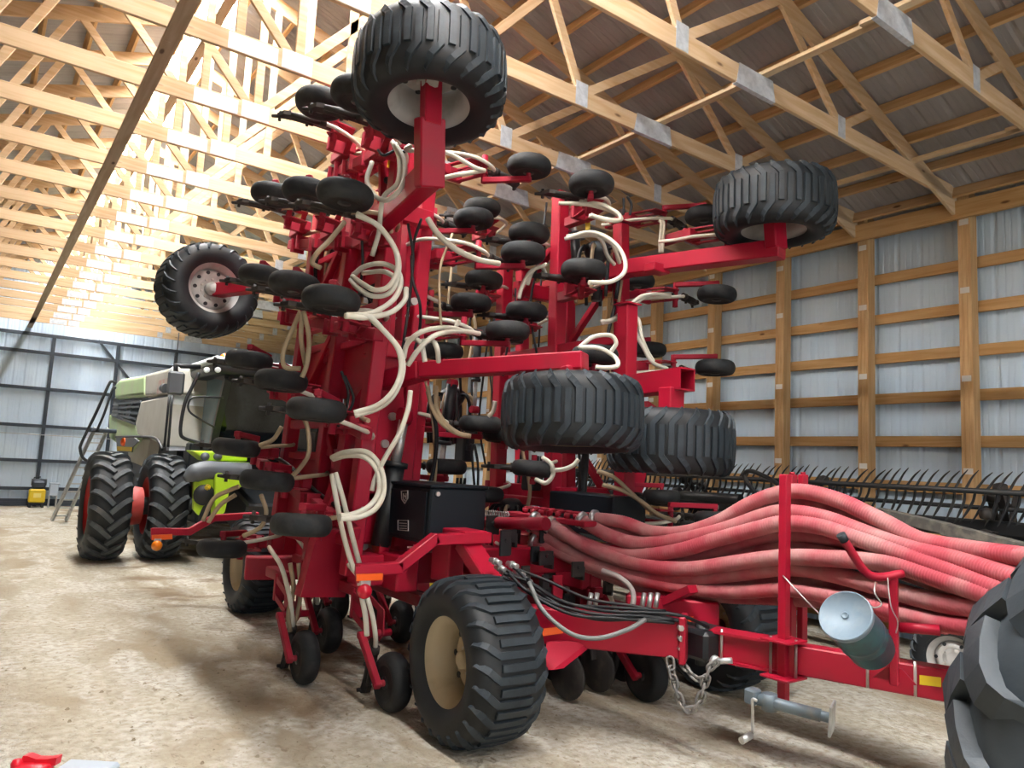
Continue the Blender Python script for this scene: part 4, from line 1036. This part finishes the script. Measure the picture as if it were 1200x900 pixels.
# ------------------------------------------------------------------ pail hung on the drawbar
PC = atd(991, 722, 4.42); PE = atd(1031, 763, 4.47)
ax_p = (PE-PC); ax_p = (ROT @ V((.60, .62, .50))).normalized(); LP = .44
PL = thing('pail', 'dented teal blue pail with grey lid hung on its side from the red drawbar', 'bucket', PC+ax_p*.2)
PINV = M.Translation(-PL.location)
def ppart(mb, name, m, label=None):
    o = mb.build(name, m, PL); o.matrix_local = PINV
    if label: o['label'] = label
    return o
R = .148
mb = MB(); mb.lathe([(R*.98, .0), (R*.985, .20), (R, .21), (R*1.015, .22), (R, .235), (R*.985, .245), (R*1.0, .265), (R*1.02, .28), (R, .30), (R*.97, .31), (R*.97, LP-.015), (R*.93, LP), (0, LP)], PC, ax_p, 48, cap=False); ppart(mb, 'body', TEAL)
mb = MB(); mb.lathe([(R*.99, .03), (R*1.06, .025), (R*1.07, .005), (R*1.06, -.012), (R*1.02, -.014), (R*1.0, -.004), (0, -.004)], PC, ax_p, 48, cap=False); ppart(mb, 'lid', LIDB)
mb = MB(); mb.lathe([(.022, -.004), (.022, -.014), (.017, -.016), (.014, -.010), (0, -.010)], PC, ax_p, 20, cap=False); ppart(mb, 'bung', LIDB)
mb = MB(); mb.tube(spl([PB+V((0, 0, 1.33))+sh*.3, atd(946, 705, 4.95), atd(962, 722, 4.6), PC+ax_p*.05+(ROT @ V((-.86, .4, 0)))*.15], 8), .005, 6)
mb.tube(spl([atd(1026, 682, 4.56), atd(1025, 695, 4.5), atd(1033, 708, 4.5), atd(1024, 712, 4.45), PC+ax_p*.06+(ROT @ V((.6, -.8, 0)))*.15], 8), .005, 6)
mb.tube(spl([atd(1040, 676, 4.58), atd(1044, 710, 4.5), atd(1052, 728, 4.5), atd(1050, 742, 4.52)], 8), .004, 6)
ppart(mb, 'bail_wire', WIRE)

# ------------------------------------------------------------------ big lugged tyre close by at the lower edge
TW = thing('tractor_wheel', 'large worn dark wheel with tall lugs, close by in front of the hoses', 'wheel')
c = atd(1470, 905, 2.72); RL = c.z
RL = 1.00
TW.matrix_world = axm((-.80, -.60, .0), (c.x, c.y, RL)) @ M.Rotation(.10, 4, 'Z')
LT = tyre_mesh('tyre', RL, .56, .55, RUBB, 17, 'lug', .15)
obj('tyre', LT, TW); obj('rim', rim_mesh('rim', .55, .56, GRIM, .05), TW)
# ------------------------------------------------------------------ combine harvester at the back
CB = thing('combine_harvester', 'dusty green and white combine harvester with dual front tyres behind the drill', 'combine', (4.5, 15.2, 0))
CINV = M.Translation((-4.5, -15.2, 0))
def cpart(mb, name, m, parent=None, label=None, bev=0):
    o = mb.build(name, m, parent or CB)
    if not parent: o.matrix_local = CINV
    if label: o['label'] = label
    if bev:
        b = o.modifiers.new('round', 'BEVEL'); b.width = bev; b.segments = 3; b.limit_method = 'ANGLE'; b.angle_limit = .6
    return o
XS = 2.9
def side(px, x=XS): return [onX(u, v, x) for u, v in px]
def panel(px, name, m, dx=3.2, x=XS, bev=.06, label=None):
    mb = MB(); mb.prism(side(px, x), (dx, 0, 0)); return cpart(mb, name, m, None, label, bev)
panel([(134.5, 450), (140, 444), (169, 438.5), (168.5, 465), (134, 468)], 'engine_hood', SAGE, bev=.10, label='dusty pale green engine hood')
panel([(169.8, 438), (204, 429), (202.5, 461), (169.2, 466)], 'tank_cover', BEIGE, bev=.08, label='dusty grey-white tank cover with faded red patch')
mb = MB(); mb.prism(side([(186, 446), (203, 441), (201, 458), (183, 462)], XS-.012), (.01, 0, 0)); cpart(mb, 'faded_decal', mat('faded_red_patch', (.44, .27, .23), .55, 0, .4, ((.42, .40, .34), 6, .40, .62)))
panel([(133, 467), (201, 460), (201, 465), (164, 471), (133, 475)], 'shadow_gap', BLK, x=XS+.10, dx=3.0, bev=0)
panel([(128, 486), (158, 497.5), (161, 508), (163, 512), (150, 530), (128, 513)], 'side_panel', SAGE, bev=.03, label='dusty pale green lower side panel')
panel([(165, 470.5), (200, 463.5), (194.5, 523), (161, 509), (158.5, 497)], 'side_panel', BEIGE, bev=.03, label='dusty grey side panel')
panel([(150, 512), (176, 515), (170, 548), (150, 540)], 'grain_chute', BEIGE, x=XS+.1, dx=2.6, bev=.03)
panel([(133, 475), (165, 470), (158.5, 497), (131, 487)], 'grille_recess', BLK, x=XS+.12, dx=.6, bev=0)
mb = MB()
for a, b in (((133, 474), (165, 470.5)), ((131, 486.5), (158.5, 497)), ((132.5, 478), (163.5, 476.5)), ((132, 482), (161.5, 484.5)), ((131.5, 485), (160, 491))):
    mb.bar(onX(*a, XS), onX(*b, XS), .03, .05)
for u0, u1 in ((140, 138.5), (148, 145), (155, 151)): mb.bar(onX(u0, 473.5, XS), onX(u1, 490, XS), .03, .05)
cpart(mb, 'grille', GREYP)
mb = MB(); mb.cbox((4.5, 19, 1.45), (2.6, 7.2, 1.3), .05); mb.cbox((4.6, 15.4, 1.3), (2.3, 1.6, 1.3), .05); cpart(mb, 'chassis', BLK)
# white wall in front of the grain tank
mb = MB(); mb.prism([onY(u, v, 15.0) for u, v in ((201, 432), (206, 428), (240, 432), (246, 528), (198, 528))], (0, .25, 0)); mb.cbox((4.8, 15.2, 2.85), (2.8, .3, 1.5), .02)
cpart(mb, 'tank_front', WHITE, None, 'clean white panel beside the cab')
mb = MB(); mb.bar(onY(204, 462, 14.97), onY(240, 460, 14.97), .01, .012); cpart(mb, 'panel_seam', GREYP)
for (u0, u1) in ((198.5, 192.5), (202, 197)):
    mb = MB(); mb.tube(spl([onX(u0, 467, XS-.03), onX(u0-.5, 469, XS-.10), onX(u1, 524, XS-.10)], 5), .022, 8); cpart(mb, 'grab_rail', BLK)
mb = MB(); mb.prism([onX(u, v, XS-.06) for u, v in ((136, 512), (156, 512), (162, 517), (155, 524), (154, 530), (137, 529))], (.03, 0, 0)); o = cpart(mb, 'lamp_panel', GREYP)
mb = MB(); c = onX(145.5, 518, XS-.07); mb.lathe([(.10, 0), (.10, .03), (.06, .06), (0, .065)], c, (-1, -.3, 0), 18); cpart(mb, 'indicator_lamp', ORANGE, o)
mb = MB(); mb.prism([onX(u, v, XS-.08) for u, v in ((137, 523), (153.5, 524), (153, 529), (137, 528))], (.02, 0, 0)); cpart(mb, 'reflector', YEL, o)
mb = MB(); mb.tube(spl([onX(136, 512, XS-.12), onX(160, 511.5, XS-.12), onX(180, 513, XS-.12), onX(187, 519, XS-.12), onX(190, 527, XS-.12)], 5), .025, 8); cpart(mb, 'side_rail', BLK)
# cab
A = onX(267, 443, 3.5); B = onX(248.5, 525, 3.5); Cc = onX(231, 528, 3.5); D = onX(238.5, 436, 3.5)
mb = MB(); mb.prism([A, B, Cc, D], (.02, 0, 0)); cpart(mb, 'side_window', GLASS)
mb = MB(); mb.prism([A+V((.02, -.02, 0)), B+V((.02, -.02, 0)), B+V((1.95, -.02, 0)), A+V((1.95, -.02, 0))], (0, .02, 0)); cpart(mb, 'windscreen', DGLASS)
mb = MB()
for p, q in ((A, B), (B, Cc), (Cc, D), (D, A)):
    for dx in (0, 1.95): mb.bar(p+V((dx, 0, 0)), q+V((dx, 0, 0)), .12, .12)
mb.bar(B, B+V((1.95, 0, 0)), .09, .12); mb.bar(A, A+V((1.95, 0, 0)), .09, .12)
mb.cbox((B+Cc)/2+V((1.0, .1, -.06)), (2.0, 1.6, .10), .01)
cpart(mb, 'cab_frame', BLK)
mb = MB(); mb.cbox(B+V((1.0, .75, .45)), (.5, .5, .14), .04); mb.cbox(B+V((1.0, 1.0, .85)), (.5, .14, .75), .05); cpart(mb, 'driver_seat', GREYP)
mb = MB(); mb.tube([B+V((1.0, .1, .1)), B+V((1.0, .35, .62))], .05, 10); mb.lathe([(.19, -.015), (.205, 0), (.19, .015)], B+V((1.0, .35, .64)), (0, -.45, .9), 24, closed=True); cpart(mb, 'steering_column', BLK)
mb = MB(); ra = onY(230, 431, 13.4); mb.cbox((4.55, 14.3, ra.z+.03), (2.7, 2.1, .20), .06); o = cpart(mb, 'cab_roof', BLK, bev=.03)
mb = MB(); mb.cbox((4.55, 14.25, ra.z+.17), (2.75, 2.15, .12), .04); cpart(mb, 'roof_top', WHITE, o)
for u in (242, 255): mb = MB(); c = onY(u, 433.5, 13.24); mb.lathe([(.05, 0), (.05, .03), (.035, .04), (0, .04)], c, (0, -1, 0), 14); cpart(mb, 'work_light', WHITE, o)
mb = MB(); c = onY(263, 422.5, 13.6); mb.lathe([(.08, -.08), (.085, 0), (.07, .10), (0, .14)], c, (0, 0, 1), 14); cpart(mb, 'beacon', AMBER, o)
mb = MB(); m0 = onY(206, 427, 13.5); mb.tube([onY(235, 430, 13.5), onY(212, 429, 13.5), m0, onY(206, 440, 13.5)], .04, 8); mb.tube([m0, m0+V((0, 0, .55))], .008, 5); cpart(mb, 'mirror_arm', BLK)
mb = MB(); mb.cbox(onY(206, 449, 13.42), (.27, .08, .40), .05); mo = cpart(mb, 'mirror', GREYP, bev=.015)
mb = MB(); mb.lathe([(.08, 0), (.085, .04), (.06, .10), (0, .11)], onY(194.5, 455, 13.5), (-.5, 1, 0), 16); cpart(mb, 'round_mirror', GREYP, mo)
mb = MB(); mb.tube(spl([onY(*p, 13.35) for p in ((233, 437), (226, 452), (217.5, 470), (213, 490), (211.5, 506), (215, 513), (230, 518), (246, 522))], 5), .030, 8); cpart(mb, 'platform_rail', BLK)
mb = MB(); mb.tube(spl([onY(*p, 13.35) for p in ((262, 466), (240, 465), (226, 466), (221, 472), (222, 482), (234, 491), (252, 501))], 5), .018, 8); cpart(mb, 'platform_rail', BLK)
# front axle, feeder house and lime bodywork
mb = MB(); mb.prism([onY(u, v, 13.0) for u, v in ((225, 528), (290, 530), (290, 541), (240, 540))], (0, .5, 0)); cpart(mb, 'feeder_cover', LIME, bev=.03)
mb = MB(); mb.prism([onY(u, v, 12.9) for u, v in ((244, 541), (292, 542), (292, 547), (250, 545))], (0, .2, 0)); cpart(mb, 'feeder_trim', LIME)
for u in (240, 255): mb = MB(); c = onY(u, 535, 12.95); mb.lathe([(.07, 0), (.07, .03), (0, .05)], c, (0, -1, 0), 14); cpart(mb, 'head_light', GREYP)
mb = MB(); mb.tube(spl([onY(*p, 12.85) for p in ((214, 566), (224, 556), (238, 550), (255, 552), (292, 553))], 6), [.02]+[.10]*4+[.17]*21, 18) if False else mb.tube(spl([onY(*p, 12.85) for p in ((216, 562), (228, 555), (242, 551), (260, 552), (292, 553))], 6), [.05, .07, .09, .11, .13, .145]+[.155]*19, 18); cpart(mb, 'unloading_tube', GREYP)
mb = MB(); mb.prism([onY(u, v, 12.8) for u, v in ((228, 564), (250, 560), (250, 580), (246, 590), (238, 593), (233, 604), (227, 597))], (0, .12, 0)); o = cpart(mb, 'feeder_side', LIME)
mb = MB(); mb.lathe([(.17, 0), (.17, .02), (0, .02)], onY(239, 580, 12.79), (0, -1, 0), 20); cpart(mb, 'access_hole', BLK, o)
mb = MB(); mb.lathe([(.05, 0), (.05, .02), (0, .02)], onY(243, 571, 12.79), (0, -1, 0), 12); cpart(mb, 'warning_label', YEL, o)
mb = MB(); mb.prism([onY(u, v, 12.7) for u, v in ((252, 556), (257, 548), (263, 556), (278, 560), (292, 558), (292, 570), (270, 572), (264, 600), (252, 612))], (0, .3, 0)); cpart(mb, 'feeder_frame', LIME, bev=.02)
mb = MB(); mb.cbox((4.6, 13.7, 1.0), (1.5, 1.6, .7), .04, M.Rotation(.25, 3, 'X')); cpart(mb, 'feeder_house', BLK)
mb = MB(); mb.cyl((1.75, 15.0, .95), (5.2, 15.0, .95), .16, 16); mb.cbox((3.7, 14.9, 1.9), (.9, .5, .5), .03); cpart(mb, 'front_axle', BLK)
CT = tyre_mesh('tyre', .96, .66, .52, CARC, 20, 'lug', .085, LUGM); CR = rim_mesh('rim', .52, .66, LRED, .02, 10)
for x, r in ((2.00, .1), (2.92, .17), (6.2, .05), (7.1, .02)):
    w_ = bpy.data.objects.new('drive_wheel', None); COL.objects.link(w_); w_.parent = CB
    w_.matrix_local = CINV @ axm((-1 if x < 4 else 1, 0, 0), (x, 15.0, .955)) @ M.Rotation(r, 4, 'Z')
    obj('tyre', CT, w_); obj('rim', CR, w_)
mb = MB(); mb.lathe([(.33, -.12), (.35, 0), (.33, .12)], (2.46, 15.0, .95), (1, 0, 0), 24, cap=False); cpart(mb, 'wheel_spacer', mat('pale_red', (.45, .05, .04), .5))
# rear access ladder and hand rails
lad = thing('access', 'x', 'x') if False else None
a0 = onY(61, 608, 22.6); a1 = onY(71, 609, 22.6); a0.z = a1.z = .02; b0 = onY(111, 506, 21.2); b1 = onY(127, 497, 21.2); b0.z = b1.z = (b0.z+b1.z)/2
LD = obj('access_ladder', (lambda q: (q.bar(a0, b0, .05, .09), q.bar(a1+V((.12, 0, 0)), b1, .05, .09), q.mesh('access_ladder', ALU))[2])(MB()), CB, CINV)
for i in range(11):
    t = (i+.6)/11.4; mb = MB(); mb.bar(a0.lerp(b0, t), (a1+V((.12, 0, 0))).lerp(b1, t), .07, .03); obj('rung', mb.mesh('rung', ALU), LD)
mb = MB(); mb.tube(spl([onY(*p, 21.4) for p in ((136, 449), (131, 447), (127, 452), (112, 485), (96, 518), (94, 527), (97, 536), (104, 541), (110, 540))], 5), .035, 8); cpart(mb, 'hand_rail', BLK)
mb = MB(); mb.tube(spl([onY(*p, 21.0) for p in ((136, 455), (132, 456), (122, 485), (113, 506))], 5), .03, 8); cpart(mb, 'hand_rail', BLK)
mb = MB(); mb.cbox(onY(125, 505, 21.5), (.8, .8, .1), .02); cpart(mb, 'deck_step', GALVD)

# ------------------------------------------------------------------ cutting header parked along the wall
HX = 8.8
HD = thing('combine_header', 'long black cutting header with spiky reel parked along the right wall', 'header', (HX, 6.0, 0))
HINV = M.Translation((-HX, -6.0, 0))
def hpart(mb, name, m, parent=None, label=None):
    o = mb.build(name, m, parent or HD)
    if not parent: o.matrix_local = HINV
    if label: o['label'] = label
    return o
YA, YZ = 1.6, 11.2
mb = MB(); mb.tube([(HX, YA, 1.985), (HX, YZ, 2.0)], .032, 10); hpart(mb, 'reel_bat', BLK)
mb = MB(); mb.tube([(HX+.32, YA, 1.80), (HX+.32, YZ, 1.83)], .026, 10); hpart(mb, 'reel_bat', BLK)
mb = MB(); mb.tube([(HX+.5, YA, 1.55), (HX+.5, YZ, 1.56)], .09, 14); hpart(mb, 'reel_tube', BLK)
tm = MB(); tm.tube(spl([V((0, .0, 0)), V((.02, -.03, .06)), V((.03, -.08, .14)), V((.03, -.15, .21))], 4), [.016, .016, .015, .015, .014, .014, .013, .012, .011, .010, .008, .006, .004], 6)
tm.tube(spl([V((0, 0, 0)), V((.02, .03, -.12)), V((.0, .09, -.26)), V((-.02, .14, -.36))], 4), [.016]*8+[.013, .011, .009, .007, .004], 6)
tme = tm.mesh('reel_tine', BLK)
n = int((YZ-YA)/.105)
for i in range(n):
    y = YA+.05+i*(YZ-YA-.1)/(n-1)
    o = obj('reel_tine', tme, HD, HINV @ M.Translation((HX, y, 1.99)) @ M.Rotation(random.uniform(-.12, .12), 4, 'X'))
for y in (3.45, 5.55, 7.75, 10.3):
    mb = MB()
    for sx in (-.05, .05):
        pts_ = [V((HX+.45+.47*math.cos(t), y+sx, 1.56+.47*math.sin(t))) for t in [2*PI*i/6 for i in range(6)]]
        for k in range(6): mb.bar(pts_[k], V((HX+.45, y+sx, 1.56)), .02, .07, (0, 1, 0))
    for k in range(5):
        t = PI*.55+.5*k; c = V((HX+.45+.47*math.cos(t), y, 1.56+.47*math.sin(t))); mb.lathe([(.055, -.06), (.07, 0), (.055, .06)], c, (0, 1, 0), 10)
    mb.lathe([(.30, -.015), (.34, -.015), (.34, .015), (.30, .015)], (HX+.45, y, 1.56), (0, 1, 0), 26, closed=True)
    hpart(mb, 'reel_spider', CAST)
mb = MB(); mb.cbox((HX+.15, (YA+YZ)/2, 1.60), (.14, YZ-YA, .16), .02); hpart(mb, 'upper_beam', BLK)
mb = MB(); mb.cbox((HX+.75, (YA+YZ)/2, 1.02), (1.0, YZ-YA, .5), .03); mb.cbox((HX+.1, (YA+YZ)/2, 1.25), (.12, YZ-YA, .12), .02); hpart(mb, 'draper_deck', BLK)
mb = MB(); mb.tube([onX(786, 580, 8.5), onX(868, 585, 8.5)], .07, 14); hpart(mb, 'drive_shaft', BLK)
mb = MB(); a = onX(1030, 601, 8.2); b = onX(1112, 620, 8.0); c = onX(1215, 648, 7.8); mb.bar(a, b, .11, .12, b=.01); mb.bar(b+V((0, .05, 0)), c, .11, .13, b=.01); hpart(mb, 'dusty_strut', DIRTW, None, 'dusty grey strut')
mb = MB(); mb.tube(spl([onX(u, v, 8.3) for u, v in ((884, 592), (886, 580), (876, 566), (872, 556), (880, 552), (900, 560), (915, 570))], 5), .03, 8); hpart(mb, 'hose_loop', BLK)
mb = MB(); mb.bar(onX(880, 596, 8.3), onX(1010, 600, 8.3), .08, .16); mb.bar((8.3, 4.6, 1.55), (8.6, 4.6, .5), .08, .08); hpart(mb, 'end_frame', BLK)
for i in range(10):
    mb = MB(); q = onX(805+4*i, 592+.3*i, 8.45); mb.cbox(q, (.02, .025, .06), .004); hpart(mb, 'knife_guard', ZINC)
mb = MB()
for x in (8.5, 9.5): mb.bar((x, YA+.5, .55), (x, YZ-.5, .55), .1, .12)
for y in (2.3, 5.0, 7.7, 10.3): mb.bar((8.3, y, .55), (9.6, y, .55), .1, .1); mb.bar((9, y, .55), (9, y, .95), .1, .1)
hpart(mb, 'trailer_frame', BLK)
HT = tyre_mesh('tyre', .38, .22, .22, CARC, 24, 'flot', m2=RUB); HR = rim_mesh('rim', .22, .22, GRIM, .02, 6)
wc = atd(1118, 752, 7.1)
for (x, y) in ((wc.x, wc.y), (8.2, 8.9), (9.7, 3.2), (9.7, 8.9)):
    w_ = bpy.data.objects.new('trailer_wheel', None); COL.objects.link(w_); w_.parent = HD
    w_.matrix_local = HINV @ axm((-1, -.2, 0), (x, y, .38)); obj('tyre', HT, w_); obj('rim', HR, w_)
mb = MB(); mb.bar((wc.x+.1, wc.y, .38), (8.5, wc.y+.1, .55), .09, .09); mb.bar((wc.x+.2, wc.y, .38), (8.3, wc.y, 1.2), .07, .07); hpart(mb, 'wheel_bracket', BLK)

# ------------------------------------------------------------------ small things
PW = thing('engine_pump', 'yellow boxed engine unit with dark top standing by the back door', 'pump', (1.75, 27.4, 0))
mb = MB(); mb.cbox((0, 0, .36), (.44, .40, .42), .04); obj('yellow_body', mb.mesh('yellow_body', YEL), PW)
mb = MB(); mb.cbox((.02, 0, .70), (.36, .34, .24), .05); mb.lathe([(.10, -.2), (.10, .2)], (.02, 0, .78), (1, 0, 0), 14); mb.tube([(-.12, 0, .78), (-.12, .02, .92), (.05, .02, .94)], .02, 6); obj('engine', mb.mesh('engine', GALVD), PW)
mb = MB()
for sx in (-1, 1):
    for sy in (-1, 1): mb.cbox((sx*.17, sy*.15, .075), (.07, .07, .15), .01)
mb.cbox((0, 0, .14), (.42, .38, .03), .01); obj('skid', mb.mesh('skid', BLK), PW)
mb = MB(); mb.cbox((0, -.202, .38), (.20, .006, .14), .002); obj('front_label', mb.mesh('front_label', mat('pale_yellow', (.85, .70, .20), .5)), PW)
SB = thing('storage_bin', 'small grey bin on legs right of the yellow engine unit', 'bin', (2.18, 27.4, 0))
mb = MB(); mb.cbox((0, 0, .55), (.24, .28, .36), .02); mb.cbox((.01, 0, .75), (.27, .30, .05), .015); obj('body', mb.mesh('body', LGREY), SB)
for sx in (-1, 1):
    for sy in (-1, 1): mb = MB(); mb.cbox((sx*.10, sy*.11, .185), (.03, .03, .37), .004); obj('leg', mb.mesh('leg', ALU), SB)

tp = onZ(40, 883, .30)
JG = thing('plastic_jug', 'frosted plastic jug with bright red handled cap at the lower left corner', 'jug', (tp.x, tp.y-.10, 0))
mb = MB(); mb.lathe([(.085, 0), (.10, .01), (.105, .05), (.105, .19), (.095, .22), (.08, .235), (.08, .25)], n=28); obj('body', mb.mesh('body', CLEARP), JG)
Rj = M.Rotation(-.64, 3, 'Z')
mb = MB(); mb.lathe([(.088, .235), (.092, .25), (.092, .275), (.08, .285), (0, .285)], n=28)
mb.prism([Rj @ V(p) for p in ((-.085, .0, .275), (.11, .0, .275), (.115, .0, .318), (.06, .0, .306), (.0, .0, .304), (-.05, .0, .318), (-.07, 0, .316))], Rj @ V((0, .05, 0)))
obj('red_cap', mb.mesh('red_cap', REDP), JG)
mb = MB(); c = Rj @ V((-.085, -.02, .285)); mb.lathe([(.026, -.03), (.03, 0), (.02, .02), (0, .022)], c, (0, 0, 1), 14); obj('vent_knob', mb.mesh('vent_knob', REDP), JG)
tq = onZ(88, 892, .27)
TC = thing('tool_case', 'pale blue-grey plastic case beside the red-capped jug', 'case', (tq.x+.02, tq.y-.13, 0))
TC.rotation_euler = (0, 0, -.64)
mb = MB(); mb.cbox((0, 0, .115), (.27, .24, .23), .02); obj('body', mb.mesh('body', LGREY), TC)
mb = MB(); mb.cbox((0, 0, .25), (.29, .26, .04), .015); obj('lid', mb.mesh('lid', LGREY), TC)
mb = MB(); mb.cbox((0, -.128, .20), (.05, .02, .06), .006); obj('latch', mb.mesh('latch', GREYP), TC)
